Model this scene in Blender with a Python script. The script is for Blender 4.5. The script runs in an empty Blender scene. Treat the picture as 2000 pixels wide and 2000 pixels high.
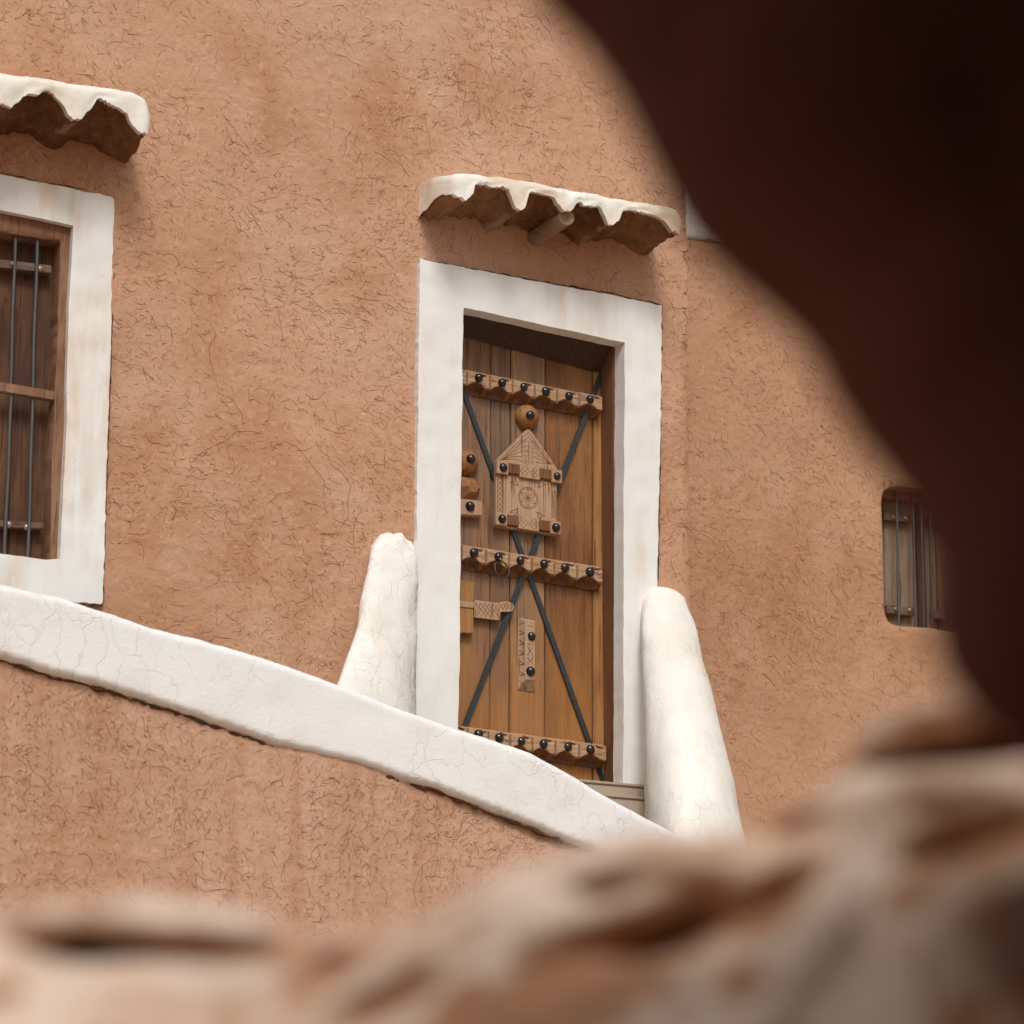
import bpy, bmesh, math, random
import numpy as np
from mathutils import Vector, Matrix

random.seed(7)
RNG = np.random.default_rng(11)
R = math.radians
S = bpy.context.scene
COL = S.collection

# ------------------------------------------------------------------ camera
EYE = Vector((0.0, 0.0, 1.6))
YAW, PITCH, LENS = R(30.0), R(14.6), 90.0
FWD = Vector((math.sin(YAW) * math.cos(PITCH), math.cos(YAW) * math.cos(PITCH), math.sin(PITCH)))
RIGHT = Vector((math.cos(YAW), -math.sin(YAW), 0.0))
UP = RIGHT.cross(FWD)
FLAT = Vector((math.sin(YAW), math.cos(YAW), 0.0))
cam_d = bpy.data.cameras.new('camera')
cam = bpy.data.objects.new('camera', cam_d)
COL.objects.link(cam)
cam.location = EYE
m = Matrix.Identity(3)
m.col[0], m.col[1], m.col[2] = RIGHT, UP, -FWD
cam.rotation_euler = m.to_euler()
cam_d.lens, cam_d.sensor_width = LENS, 36.0
cam_d.clip_start, cam_d.clip_end = 0.05, 500
cam_d.dof.use_dof = True
cam_d.dof.focus_distance = 11.5
cam_d.dof.aperture_fstop = 3.4
S.camera = cam

# ------------------------------------------------------------------ world, sun, exposure
SUN_DIR = Vector((-0.22, -0.60, 0.77)).normalized()          # towards the sun
w = bpy.data.worlds.new('World')
S.world = w
w.use_nodes = True
nt = w.node_tree
bg = nt.nodes['Background']
sky = nt.nodes.new('ShaderNodeTexSky')
sky.sky_type = 'NISHITA'
sky.sun_disc = False
sky.sun_elevation = math.asin(SUN_DIR.z)
sky.sun_rotation = math.atan2(SUN_DIR.x, SUN_DIR.y)
sky.air_density, sky.dust_density, sky.ozone_density = 1.0, 6.0, 1.0
hs = nt.nodes.new('ShaderNodeHueSaturation')
hs.inputs['Saturation'].default_value = 0.03                # a veiled, nearly white sky
nt.links.new(sky.outputs[0], hs.inputs['Color'])
nt.links.new(hs.outputs[0], bg.inputs['Color'])
bg.inputs['Strength'].default_value = 0.08
sl = bpy.data.lights.new('sun', 'SUN')
sl.energy, sl.angle, sl.color = 1.5, R(17), (1.0, 0.975, 0.945)
so = bpy.data.objects.new('sun', sl)
COL.objects.link(so)
so.rotation_euler = SUN_DIR.to_track_quat('Z', 'Y').to_euler()
so.location = (0, 0, 20)
S.view_settings.view_transform = 'Standard'
S.view_settings.look = 'None'
S.view_settings.gamma = 1
S.view_settings.use_curve_mapping = False
S.view_settings.exposure = 0.24
S.cycles.max_bounces = 5
S.cycles.diffuse_bounces = 4
S.cycles.glossy_bounces = 2


# ------------------------------------------------------------------ where a line of sight meets an upright plane of the place
def ray(px, py):
    return FWD + RIGHT * ((px - 1000.0) / 5000.0) + UP * ((1000.0 - py) / 5000.0)


def P(px, py, Y):
    d = ray(px, py)
    q = EYE + d * ((Y - EYE.y) / d.y)
    return q.x, q.z


def PL(pts, Y):
    return [P(a, b, Y) for a, b in pts]


def F(px, py, dist):                      # across, height on an upright plane square to the view
    d = ray(px, py)
    q = EYE + d * (dist / d.dot(FLAT))
    return (q - EYE).dot(RIGHT), q.z


def FL(pts, dist):
    return [F(a, b, dist) for a, b in pts]


# ------------------------------------------------------------------ numpy noise
def _hash(ix, iy, seed):
    h = (ix.astype(np.int64) * 374761393 + iy.astype(np.int64) * 668265263 + seed * 974634777) & 0x7FFFFFFF
    h = ((h ^ (h >> 13)) * 1274126177) & 0x7FFFFFFF
    return ((h ^ (h >> 16)) & 0xFFFF) / 65535.0


def vn(x, y, seed=0):
    x, y = np.asarray(x, float), np.asarray(y, float)
    ix, iy = np.floor(x), np.floor(y)
    fx, fy = x - ix, y - iy
    fx, fy = fx * fx * (3 - 2 * fx), fy * fy * (3 - 2 * fy)
    a, b = _hash(ix, iy, seed), _hash(ix + 1, iy, seed)
    c, d = _hash(ix, iy + 1, seed), _hash(ix + 1, iy + 1, seed)
    return (a + (b - a) * fx + (c - a) * fy + (a - b - c + d) * fx * fy) * 2 - 1


def fbm(x, y, seed=0, octaves=3):
    s, a = 0, 1.0
    for k in range(octaves):
        s = s + a * vn(np.asarray(x) * 2 ** k, np.asarray(y) * 2 ** k, seed + 17 * k)
        a *= 0.5
    return s


def sdf_poly(pts):
    p = np.array(pts, float)

    def f(X, Z):
        d = np.full(X.shape, 1e9)
        ins = np.zeros(X.shape, bool)
        n = len(p)
        for i in range(n):
            a, b = p[i], p[(i + 1) % n]
            ex, ez = b - a
            t = np.clip(((X - a[0]) * ex + (Z - a[1]) * ez) / (ex * ex + ez * ez + 1e-12), 0, 1)
            d = np.minimum(d, (X - a[0] - ex * t) ** 2 + (Z - a[1] - ez * t) ** 2)
            c = (a[1] > Z) != (b[1] > Z)
            with np.errstate(divide='ignore', invalid='ignore'):
                xi = a[0] + (Z - a[1]) * ex / (ez if ez != 0 else 1e-12)
            ins ^= c & (X < xi)
        return np.where(ins, -1, 1) * np.sqrt(d)
    return f


# ------------------------------------------------------------------ objects
def tag(o, label=None, cat=None, group=None, kind=None):
    if label: o['label'] = label
    if cat: o['category'] = cat
    if group: o['group'] = group
    if kind: o['kind'] = kind
    return o


def empty(name, loc, label, cat):
    o = bpy.data.objects.new(name, None)
    COL.objects.link(o)
    o.location = loc
    return tag(o, label, cat)


def link(name, me, mats, parent=None, smooth=False, angle=40):
    if not isinstance(mats, (list, tuple)): mats = [mats]
    for mm in mats: me.materials.append(mm)
    if smooth:
        me.polygons.foreach_set('use_smooth', [True] * len(me.polygons))
        me.set_sharp_from_angle(angle=R(angle))
    o = bpy.data.objects.new(name, me)
    COL.objects.link(o)
    if parent is not None:
        o.parent = parent
        loc = Vector((0, 0, 0))
        p = parent
        while p is not None:
            loc += p.location
            p = p.parent
        o.location = -loc                 # meshes are written in place
    return o


def mk(name, verts, faces, mats, parent=None, smooth=False, angle=40, mi=None):
    me = bpy.data.meshes.new(name)
    me.from_pydata([tuple(v) for v in verts], [], [tuple(f) for f in faces])
    if mi is not None: me.polygons.foreach_set('material_index', list(mi))
    me.update()
    return link(name, me, mats, parent, smooth, angle)


def frombm(name, bm, mats, parent=None, smooth=False, angle=40):
    bmesh.ops.recalc_face_normals(bm, faces=bm.faces)
    me = bpy.data.meshes.new(name)
    bm.to_mesh(me)
    bm.free()
    return link(name, me, mats, parent, smooth, angle)


def bm_prism(bm, poly, y0, y1, bevel=0.0, front=None, seg=2):
    """poly in x,z; y0 the near face. front: the same polygon shrunk for a chamfered near face"""
    fr = front or poly
    a = [bm.verts.new((x, y0, z)) for x, z in fr]
    b = [bm.verts.new((x, y1, z)) for x, z in poly]
    n = len(poly)
    fs = [bm.faces.new(a), bm.faces.new(b[::-1])]
    for i in range(n):
        fs.append(bm.faces.new((a[i], b[i], b[(i + 1) % n], a[(i + 1) % n])))
    if bevel:
        es = set()
        for f in fs: es.update(f.edges)
        bmesh.ops.bevel(bm, geom=list(es), offset=bevel, segments=seg, affect='EDGES', clamp_overlap=True)


def prism(name, poly, y0, y1, mat, parent=None, bevel=0.0, front=None, smooth=True):
    bm = bmesh.new()
    bm_prism(bm, poly, y0, y1, bevel, front)
    return frombm(name, bm, mat, parent, smooth, 30)


def quad(a, b, c, d, Y):                  # picture corners TL TR BR BL -> x,z on the plane Y
    return [P(*q, Y) for q in (a, b, c, d)]


def tube(bm, pts, r, seg=10, cap=True, radii=None):
    pts = [Vector(p) for p in pts]
    rings = []
    for i, p in enumerate(pts):
        t = (pts[min(i + 1, len(pts) - 1)] - pts[max(i - 1, 0)]).normalized()
        u = t.cross(Vector((0.3, 0.1, 0.95)))
        if u.length < 0.1: u = t.cross(Vector((1, 0, 0)))
        u.normalize()
        v = t.cross(u)
        rr = radii[i] if radii else r
        rings.append([bm.verts.new(p + (u * math.cos(2 * math.pi * k / seg) + v * math.sin(2 * math.pi * k / seg)) * rr) for k in range(seg)])
    for a, b in zip(rings, rings[1:]):
        for k in range(seg):
            bm.faces.new((a[k], a[(k + 1) % seg], b[(k + 1) % seg], b[k]))
    if cap:
        bm.faces.new(rings[0][::-1])
        bm.faces.new(rings[-1])


def slab(name, sdf, box, step, put, thick, mat, parent=None, disp=None, rnd=0.0, angle=50, gap_out=None):
    """A plate cut to sdf<0 on a fine grid, its rim snapped to the outline and drawn back by thick; put(u,v,w) -> xyz, w towards the viewer"""
    u0, u1, v0, v1 = box
    nu, nv = int((u1 - u0) / step) + 2, int((v1 - v0) / step) + 2
    U, V = np.meshgrid(u0 + np.arange(nu) * step, v0 + np.arange(nv) * step, indexing='ij')
    Uc, Vc = (U[:-1, :-1] + U[1:, 1:]) / 2, (V[:-1, :-1] + V[1:, 1:]) / 2
    keep = sdf(Uc, Vc) < 0
    pad = np.zeros((nu + 1, nv + 1), bool)
    pad[1:-1, 1:-1] = keep
    cnt = pad[:-1, :-1].astype(int) + pad[1:, :-1] + pad[:-1, 1:] + pad[1:, 1:]
    used, rim = cnt > 0, (cnt > 0) & (cnt < 4)
    Uf, Vf = U[rim], V[rim]
    e = step * 0.1
    for _ in range(3):
        s = sdf(Uf, Vf)
        gx = (sdf(Uf + e, Vf) - sdf(Uf - e, Vf)) / (2 * e)
        gy = (sdf(Uf, Vf + e) - sdf(Uf, Vf - e)) / (2 * e)
        g = gx * gx + gy * gy + 1e-6
        mv = np.clip(s / g, -step, step)
        Uf, Vf = Uf - mv * gx, Vf - mv * gy
    U[rim], V[rim] = Uf, Vf
    W = np.zeros(U.shape) if disp is None else disp(U, V)
    if rnd:
        d = np.clip(-sdf(U, V) / rnd, 0, 1)
        W = W - rnd * (1 - np.sqrt(1 - (1 - d) ** 2))
    idx = -np.ones(U.shape, int)
    idx[used] = np.arange(used.sum())
    verts = [put(a, b, c) for a, b, c in zip(U[used], V[used], W[used])]
    I, J = np.nonzero(keep)
    faces = np.stack([idx[I, J], idx[I + 1, J], idx[I + 1, J + 1], idx[I, J + 1]], 1).tolist()
    back = {}
    uu, vv = U[used], V[used]

    def bk(i):
        if i not in back:
            back[i] = len(verts)
            verts.append(put(uu[i], vv[i], -thick))
        return back[i]
    for i, j in zip(I, J):
        for (di, dj, a, b) in ((-1, 0, (i, j + 1), (i, j)), (1, 0, (i + 1, j), (i + 1, j + 1)), (0, -1, (i, j), (i + 1, j)), (0, 1, (i + 1, j + 1), (i, j + 1))):
            if not pad[i + 1 + di, j + 1 + dj]:
                p, q = idx[a], idx[b]
                faces.append((q, p, bk(p), bk(q)))
    return mk(name, verts, faces, mat, parent, True, angle)


# ------------------------------------------------------------------ materials
def mat(name, rough=0.9, spec=0.2):
    mm = bpy.data.materials.new(name)
    mm.use_nodes = True
    n = mm.node_tree
    b = n.nodes['Principled BSDF']
    b.inputs['Roughness'].default_value = rough
    b.inputs['Specular IOR Level'].default_value = spec
    return mm, n, b


class NB:
    def __init__(s, n):
        s.n = n
        s.tc = n.nodes.new('ShaderNodeTexCoord').outputs['Object']

    def map(s, scale=(1, 1, 1), loc=(0, 0, 0), src=None):
        q = s.n.nodes.new('ShaderNodeMapping')
        q.inputs['Scale'].default_value = scale
        q.inputs['Location'].default_value = loc
        s.n.links.new(src or s.tc, q.inputs['Vector'])
        return q.outputs[0]

    def noise(s, scale, detail=4, rough=0.55, vec=None, dist=0.0):
        q = s.n.nodes.new('ShaderNodeTexNoise')
        q.inputs['Scale'].default_value = scale
        q.inputs['Detail'].default_value = detail
        q.inputs['Roughness'].default_value = rough
        q.inputs['Distortion'].default_value = dist
        s.n.links.new(vec or s.tc, q.inputs['Vector'])
        return q.outputs['Fac']

    def noisecol(s, scale, vec=None):
        q = s.n.nodes.new('ShaderNodeTexNoise')
        q.inputs['Scale'].default_value = scale
        s.n.links.new(vec or s.tc, q.inputs['Vector'])
        return q.outputs['Color']

    def voro(s, scale, vec=None, feature='DISTANCE_TO_EDGE'):
        q = s.n.nodes.new('ShaderNodeTexVoronoi')
        q.feature = feature
        q.inputs['Scale'].default_value = scale
        s.n.links.new(vec or s.tc, q.inputs['Vector'])
        return q.outputs['Distance']

    def ramp(s, fac, stops):
        q = s.n.nodes.new('ShaderNodeValToRGB')
        el = q.color_ramp.elements
        while len(el) < len(stops): el.new(0.5)
        for e, (p, c) in zip(el, stops):
            e.position = p
            e.color = (c, c, c, 1) if isinstance(c, (int, float)) else (*c, 1)
        s.n.links.new(fac, q.inputs[0])
        return q.outputs[0]

    def mix(s, a, b, fac, mode='MIX'):
        q = s.n.nodes.new('ShaderNodeMix')
        q.data_type = 'RGBA'
        q.blend_type = mode
        for k, v in ((6, a), (7, b)):
            if isinstance(v, tuple): q.inputs[k].default_value = (*v, 1)
            else: s.n.links.new(v, q.inputs[k])
        if isinstance(fac, (int, float)): q.inputs[0].default_value = fac
        else: s.n.links.new(fac, q.inputs[0])
        return q.outputs[2]

    def math(s, op, a, b=0.0):
        q = s.n.nodes.new('ShaderNodeMath')
        q.operation = op
        for k, v in ((0, a), (1, b)):
            if isinstance(v, (int, float)): q.inputs[k].default_value = v
            else: s.n.links.new(v, q.inputs[k])
        return q.outputs[0]

    def vadd(s, a, b, k):
        q = s.n.nodes.new('ShaderNodeVectorMath')
        q.operation = 'MULTIPLY_ADD'
        s.n.links.new(b, q.inputs[0])
        q.inputs[1].default_value = (k, k, k)
        s.n.links.new(a, q.inputs[2])
        return q.outputs[0]

    def bump(s, h, dist, strength=1.0, prev=None):
        q = s.n.nodes.new('ShaderNodeBump')
        q.inputs['Distance'].default_value = dist
        q.inputs['Strength'].default_value = strength
        s.n.links.new(h, q.inputs['Height'])
        if prev is not None: s.n.links.new(prev, q.inputs['Normal'])
        return q.outputs[0]


def mud(name, pale, mid, dark, crack=0.75, streak=0.0, fine=1.0, crack_col=(0.13, 0.055, 0.028)):
    mm, n, b = mat(name, 0.95, 0.1)
    k = NB(n)
    c = k.mix(pale, mid, k.ramp(k.noise(1.1, 5, 0.6, dist=0.4), [(0.36, 0), (0.64, 1)]))
    c = k.mix(c, dark, k.ramp(k.noise(2.0, 4, 0.55, k.map((1, 1, 0.8), (3, 5, 1))), [(0.48, 0), (0.68, 0.9)]))
    if streak:
        c = k.mix(c, dark, k.math('MULTIPLY', k.ramp(k.noise(1.0, 4, 0.6, k.map((11, 11, 0.9))), [(0.45, 0), (0.7, 1)]), streak))
    c = k.mix(c, dark, k.math('MULTIPLY', k.noise(70, 3, 0.7), 0.45))
    c = k.mix(c, (pale[0] * 1.2, pale[1] * 1.22, pale[2] * 1.25), k.ramp(k.noise(34, 3, 0.6, k.map((1, 1, 1), (9, 2, 4))), [(0.55, 0), (0.75, 0.4)]))
    # hair cracks in the drying skin: broken, wandering lines
    if crack:
        e = k.ramp(k.voro(9.0, k.vadd(k.tc, k.noisecol(14), 0.11)), [(0.0, 1), (0.028, 0)])
        e = k.math('MULTIPLY', e, k.ramp(k.noise(5.0, 2, 0.7, k.map((1, 1, 1), (8, 1, 2))), [(0.48, 0), (0.62, 1)]))
        c = k.mix(c, crack_col, k.math('MULTIPLY', e, crack))
    n.links.new(c, b.inputs['Base Color'])
    h = k.math('ADD', k.noise(16, 6, 0.62), k.math('MULTIPLY', k.noise(1.0, 3, 0.5, k.map((3.2, 3.2, 9.0)), 1.2), 0.55))
    n.links.new(k.bump(h, 0.016 * fine, 0.7), b.inputs['Normal'])
    return mm


def plaster(name, base=(0.81, 0.797, 0.77), stain=(0.60, 0.43, 0.27), amount=0.25, spread=0.0, cracks=0.0, vert=True, lump=0.5):
    mm, n, b = mat(name, 0.8, 0.2)
    k = NB(n)
    vec = k.map((9, 9, 1.3)) if vert else k.map((3, 3, 3))
    f = k.math('MULTIPLY', k.ramp(k.noise(1.0, 5, 0.65, vec), [(0.47 - spread, 0), (0.75 - spread, 1)]), k.ramp(k.noise(1.7, 3), [(0.42 - spread, 0), (0.62 - spread, 1)]))
    c = k.mix(base, (base[0] * 0.93, base[1] * 0.93, base[2] * 0.93), k.noise(6, 4, 0.6))
    c = k.mix(c, stain, k.math('MULTIPLY', f, amount))
    c = k.mix(c, (0.42, 0.33, 0.25), k.ramp(k.noise(60, 3, 0.6), [(0.68, 0), (0.76, 0.55)]))
    h = k.math('ADD', k.math('MULTIPLY', k.noise(1.0, 4, 0.65, k.map((55, 55, 7)) if vert else k.map((60, 60, 60))), 0.5), k.math('MULTIPLY', k.noise(9, 4, 0.5), lump))
    if cracks:
        warp = k.vadd(k.map((1, 1, 0.6)), k.noisecol(7), 0.16)
        warp = k.vadd(warp, k.noisecol(30), 0.03)
        e = k.ramp(k.voro(8.0, warp), [(0.0, 1), (0.022, 0)])
        e = k.math('MAXIMUM', e, k.math('MULTIPLY', k.ramp(k.voro(13, warp), [(0.0, 1), (0.03, 0)]), k.ramp(k.noise(3.0, 2), [(0.5, 0), (0.6, 0.7)])))
        e = k.math('MULTIPLY', e, k.ramp(k.noise(2.3, 3, 0.6, k.map((1, 1, 1), (7, 1, 3))), [(0.38, 0.1), (0.6, 1)]))
        c = k.mix(c, (0.44, 0.40, 0.37), k.math('MULTIPLY', e, cracks))
        h = k.math('SUBTRACT', h, k.math('MULTIPLY', e, 0.4))
    n.links.new(c, b.inputs['Base Color'])
    n.links.new(k.bump(h, 0.008, 0.5), b.inputs['Normal'])
    return mm


def wood(name, a, bcol, c3, rough=0.6, grain=(42, 42, 2.2), spec=0.3, shift=(0, 0, 0), knots=0.0, oiled=None):
    mm, n, b = mat(name, rough, spec)
    k = NB(n)
    v = k.map(grain, shift)
    g = k.noise(1.0, 6, 0.62, v, 0.8)
    c = k.mix(a, bcol, k.ramp(g, [(0.35, 0), (0.66, 1)]))
    c = k.mix(c, c3, k.ramp(k.noise(2.6, 4, 0.6, k.map((1.6, 1.6, 0.8), (shift[2], shift[0], 3))), [(0.46, 0), (0.70, 0.85)]))
    c = k.mix(c, (a[0] * 0.25, a[1] * 0.22, a[2] * 0.2), k.ramp(k.noise(1.0, 3, 0.5, k.map((grain[0] * 3, grain[1] * 3, grain[2] * 2.0), shift)), [(0.57, 0), (0.70, 0.75)]))
    if knots:
        e = k.ramp(k.voro(3.0, k.map((2.5, 2.5, 1.2), shift), 'F1'), [(0.03, 1), (0.11, 0)])
        c = k.mix(c, (0.03, 0.017, 0.01), k.math('MULTIPLY', e, knots))
    if oiled:                             # varnish left on the lower part of the boards
        sx = n.nodes.new('ShaderNodeSeparateXYZ')
        n.links.new(k.tc, sx.inputs[0])
        hgt = k.math('ADD', sx.outputs[2], k.math('MULTIPLY', k.noise(1.0, 5, 0.65, k.map((14, 14, 2.5), shift)), 1.5))
        msk = k.ramp(k.math('MULTIPLY', hgt, 0.2), [((oiled[0] + 0.05) / 5, 0.8), ((oiled[0] + 1.0) / 5, 0.0)])
        gold = k.mix(oiled[1], tuple(v * 0.62 for v in oiled[1]), k.ramp(g, [(0.36, 0), (0.66, 1)]))
        c = k.mix(c, gold, msk)
        c = k.mix(c, (0.07, 0.03, 0.014), k.ramp(k.noise(1.0, 4, 0.7, k.map((60, 60, 7), shift)), [(0.62, 0), (0.78, 0.6)]))
    n.links.new(c, b.inputs['Base Color'])
    n.links.new(k.bump(g, 0.003, 0.5), b.inputs['Normal'])
    return mm


def plain(name, col, rough=0.6, metal=0.0, spec=0.4, var=0.25, scale=30):
    mm, n, b = mat(name, rough, spec)
    k = NB(n)
    c = k.mix(col, (col[0] * (1 - var), col[1] * (1 - var), col[2] * (1 - var)), k.noise(scale, 4, 0.6))
    n.links.new(c, b.inputs['Base Color'])
    b.inputs['Metallic'].default_value = metal
    n.links.new(k.bump(k.noise(scale * 3, 3), 0.001, 0.4), b.inputs['Normal'])
    return mm


M_MUD = mud('mud_plaster', (0.575, 0.362, 0.250), (0.52, 0.298, 0.185), (0.425, 0.212, 0.112), crack=0.5, crack_col=(0.22, 0.075, 0.03))
M_MUDLOW = mud('mud_plaster_streaked', (0.57, 0.372, 0.265), (0.525, 0.320, 0.215), (0.43, 0.232, 0.135), streak=0.9, crack=0.35, crack_col=(0.22, 0.075, 0.03))
M_MUDWING = mud('mud_plaster_wing', (0.52, 0.312, 0.198), (0.475, 0.268, 0.160), (0.40, 0.203, 0.108), crack=0.3, crack_col=(0.22, 0.075, 0.03))
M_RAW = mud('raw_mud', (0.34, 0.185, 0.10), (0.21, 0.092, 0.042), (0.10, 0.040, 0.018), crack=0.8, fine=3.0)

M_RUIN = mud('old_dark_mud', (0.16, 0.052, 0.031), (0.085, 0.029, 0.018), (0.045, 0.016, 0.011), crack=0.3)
def rubble_mat():
    mm, n, b = mat('pale_rubble', 0.95, 0.1)
    k = NB(n)
    v = k.vadd(k.tc, k.noisecol(8), 0.06)
    c = k.mix((0.71, 0.545, 0.435), (0.56, 0.365, 0.25), k.ramp(k.noise(9, 3, 0.5, v), [(0.46, 0), (0.62, 1)]))
    c = k.mix(c, (0.34, 0.165, 0.085), k.ramp(k.noise(17, 3, 0.6, k.map((1, 1, 1), (4, 8, 2), v)), [(0.58, 0), (0.70, 0.85)]))
    c = k.mix(c, (0.30, 0.16, 0.09), k.ramp(k.noise(120, 3, 0.7), [(0.55, 0), (0.75, 0.7)]))
    n.links.new(c, b.inputs['Base Color'])
    n.links.new(k.bump(k.noise(45, 6, 0.65), 0.01, 0.6), b.inputs['Normal'])
    return mm


M_LEDGE = rubble_mat()
M_PIT = mud('brown_pit_tone', (0.46, 0.25, 0.145), (0.41, 0.21, 0.115), (0.31, 0.14, 0.068), crack=0.0)  # browner tone that fills the pits of the heap
M_SAND = mud('sand', (0.46, 0.33, 0.22), (0.42, 0.29, 0.19), (0.34, 0.22, 0.14), crack=0.0)
M_WHITE = plaster('white_plaster', amount=0.42, spread=0.05)
M_WHITEW = plaster('stained_white_plaster', amount=0.75, spread=0.10, stain=(0.62, 0.43, 0.26))
M_COPE = plaster('cracked_white_plaster', base=(0.81, 0.80, 0.78), amount=0.2, cracks=0.3, vert=False, lump=0.8)
M_PARA = plaster('cream_white_plaster', base=(0.82, 0.785, 0.72), amount=0.45, stain=(0.66, 0.52, 0.36), lump=2.2, cracks=0.22)
M_HOODW = plaster('chalky_white_plaster', base=(0.80, 0.765, 0.70), amount=0.85, spread=0.08, stain=(0.56, 0.37, 0.19), vert=False, lump=1.8)
W_GREY = wood('greyed_plank', (0.17, 0.090, 0.052), (0.27, 0.155, 0.092), (0.34, 0.17, 0.065), shift=(1, 2, 3), oiled=(4.25, (0.40, 0.170, 0.046)))
W_GREYB = wood('greyed_plank_dark', (0.14, 0.080, 0.052), (0.215, 0.130, 0.082), (0.32, 0.17, 0.075), shift=(5, 1, 8), oiled=(4.25, (0.40, 0.170, 0.046)))
W_GREYC = wood('greyed_plank_pale', (0.19, 0.105, 0.060), (0.29, 0.170, 0.10), (0.42, 0.23, 0.10), shift=(2, 7, 4), oiled=(4.25, (0.40, 0.170, 0.046)))
W_ORANGE = wood('warm_plank', (0.12, 0.046, 0.016), (0.24, 0.100, 0.035), (0.31, 0.142, 0.052), shift=(3, 3, 9), oiled=(4.3, (0.40, 0.170, 0.047)))
W_GOLD = wood('golden_stile', (0.32, 0.145, 0.046), (0.43, 0.215, 0.075), (0.26, 0.105, 0.035), shift=(8, 2, 1))
W_JAMB = wood('red_brown_jamb', (0.17, 0.075, 0.037), (0.22, 0.10, 0.05), (0.14, 0.06, 0.03))
W_DARK = wood('dark_lintel', (0.05, 0.024, 0.014), (0.075, 0.035, 0.02), (0.04, 0.02, 0.012))
W_CARVE = wood('carved_pale_wood', (0.37, 0.225, 0.135), (0.47, 0.30, 0.19), (0.40, 0.225, 0.11), grain=(30, 30, 3))
W_BAR = wood('crossbar_wood', (0.36, 0.21, 0.12), (0.46, 0.29, 0.175), (0.38, 0.20, 0.085), grain=(4, 40, 40))
W_BARLOW = wood('crossbar_shaded_varnish', (0.17, 0.064, 0.021), (0.26, 0.11, 0.038), (0.13, 0.05, 0.019), grain=(4, 40, 40))  # warm varnish hue, darkened to paint shade on the lower facets
W_WRAP = wood('turned_and_shaded_wood', (0.14, 0.056, 0.024), (0.22, 0.095, 0.042), (0.11, 0.045, 0.02), grain=(30, 30, 3))  # turned rail wood; also the painted shade in crossbar hollows and nicks
W_BOSS = wood('boss_wood', (0.24, 0.098, 0.034), (0.36, 0.17, 0.065), (0.20, 0.085, 0.03), grain=(40, 40, 6))
W_GROOVE = plain('carved_groove', (0.17, 0.065, 0.028), 0.9)
W_SHUT = wood('dark_shutter', (0.050, 0.022, 0.012), (0.115, 0.055, 0.030), (0.16, 0.075, 0.036), rough=0.85, knots=0.9)
W_SHUT2 = wood('dark_shutter_b', (0.07, 0.031, 0.017), (0.14, 0.066, 0.035), (0.06, 0.032, 0.022), rough=0.85, shift=(4, 4, 4), knots=0.9)
W_WFRAME = wood('window_frame_wood', (0.15, 0.066, 0.034), (0.26, 0.125, 0.068), (0.33, 0.19, 0.11), rough=0.75)
W_RAIL = wood('shutter_rail', (0.12, 0.070, 0.048), (0.20, 0.125, 0.085), (0.10, 0.055, 0.035), grain=(3, 30, 30))
W_PALE = wood('weathered_pine', (0.17, 0.105, 0.062), (0.28, 0.185, 0.115), (0.24, 0.20, 0.165), rough=0.8, knots=0.8)
W_LOG = wood('palm_log', (0.22, 0.14, 0.09), (0.34, 0.23, 0.15), (0.17, 0.10, 0.06), grain=(20, 2, 20))
I_STRAP = plain('iron_strap', (0.075, 0.085, 0.09), 0.32, 0.6, 0.5, 0.4)
I_BAR = plain('iron_bar', (0.13, 0.125, 0.12), 0.5, 0.3, 0.4, 0.5, 12)
I_STUD = plain('black_stud', (0.012, 0.011, 0.011), 0.16, 0.0, 0.6)
I_RING = plain('ring_iron', (0.10, 0.085, 0.075), 0.45, 0.7)
I_NAIL = plain('brass_stud', (0.42, 0.33, 0.24), 0.35, 0.5)
M_EDGE = plain('shaded_lip', (0.12, 0.052, 0.028), 0.95, var=0.6, scale=60)  # mud lip coloured dark to stand for the shade in the gap
M_STONE = plaster('grey_stone', base=(0.41, 0.325, 0.245), stain=(0.21, 0.155, 0.10), amount=0.9, vert=False, lump=1.5)
ST_D = plain('straw_dark', (0.18, 0.052, 0.020), 0.95, var=0.4)
ST_M = plain('straw_brown', (0.33, 0.130, 0.050), 0.95, var=0.4)
ST_O = plain('straw_ochre', (0.44, 0.210, 0.095), 0.95, var=0.4)
ST_L = plain('straw_pale', (0.68, 0.52, 0.38), 0.8, var=0.3)

# ------------------------------------------------------------------ setting: the ground
gb = bmesh.new()
bmesh.ops.create_grid(gb, x_segments=40, y_segments=40, size=60)
for v in gb.verts: v.co.z = 0.02 * float(vn(v.co.x * 0.4, v.co.y * 0.4, 3)) - 0.02
tag(frombm('ground', gb, M_SAND, None, True), kind='structure')

# ------------------------------------------------------------------ the mud house
YW = 9.70                                  # face of the door wall
YS = 9.672                                 # face of the white surrounds
YD = 9.87                                  # face of the door planks
XC = P(1353, 800, YW)[0]                   # right corner of the wall
house = empty('mud_house', (2.0, YW, 0.0), 'brown mud plastered house front with the carved wooden door and white surrounds', 'house')


def wall_disp(X, Z):
    return 0.016 * fbm(X * 1.1, Z * 1.1, 5, 2) + 0.006 * vn(X * 4.3, Z * 4.3, 9)


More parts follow.
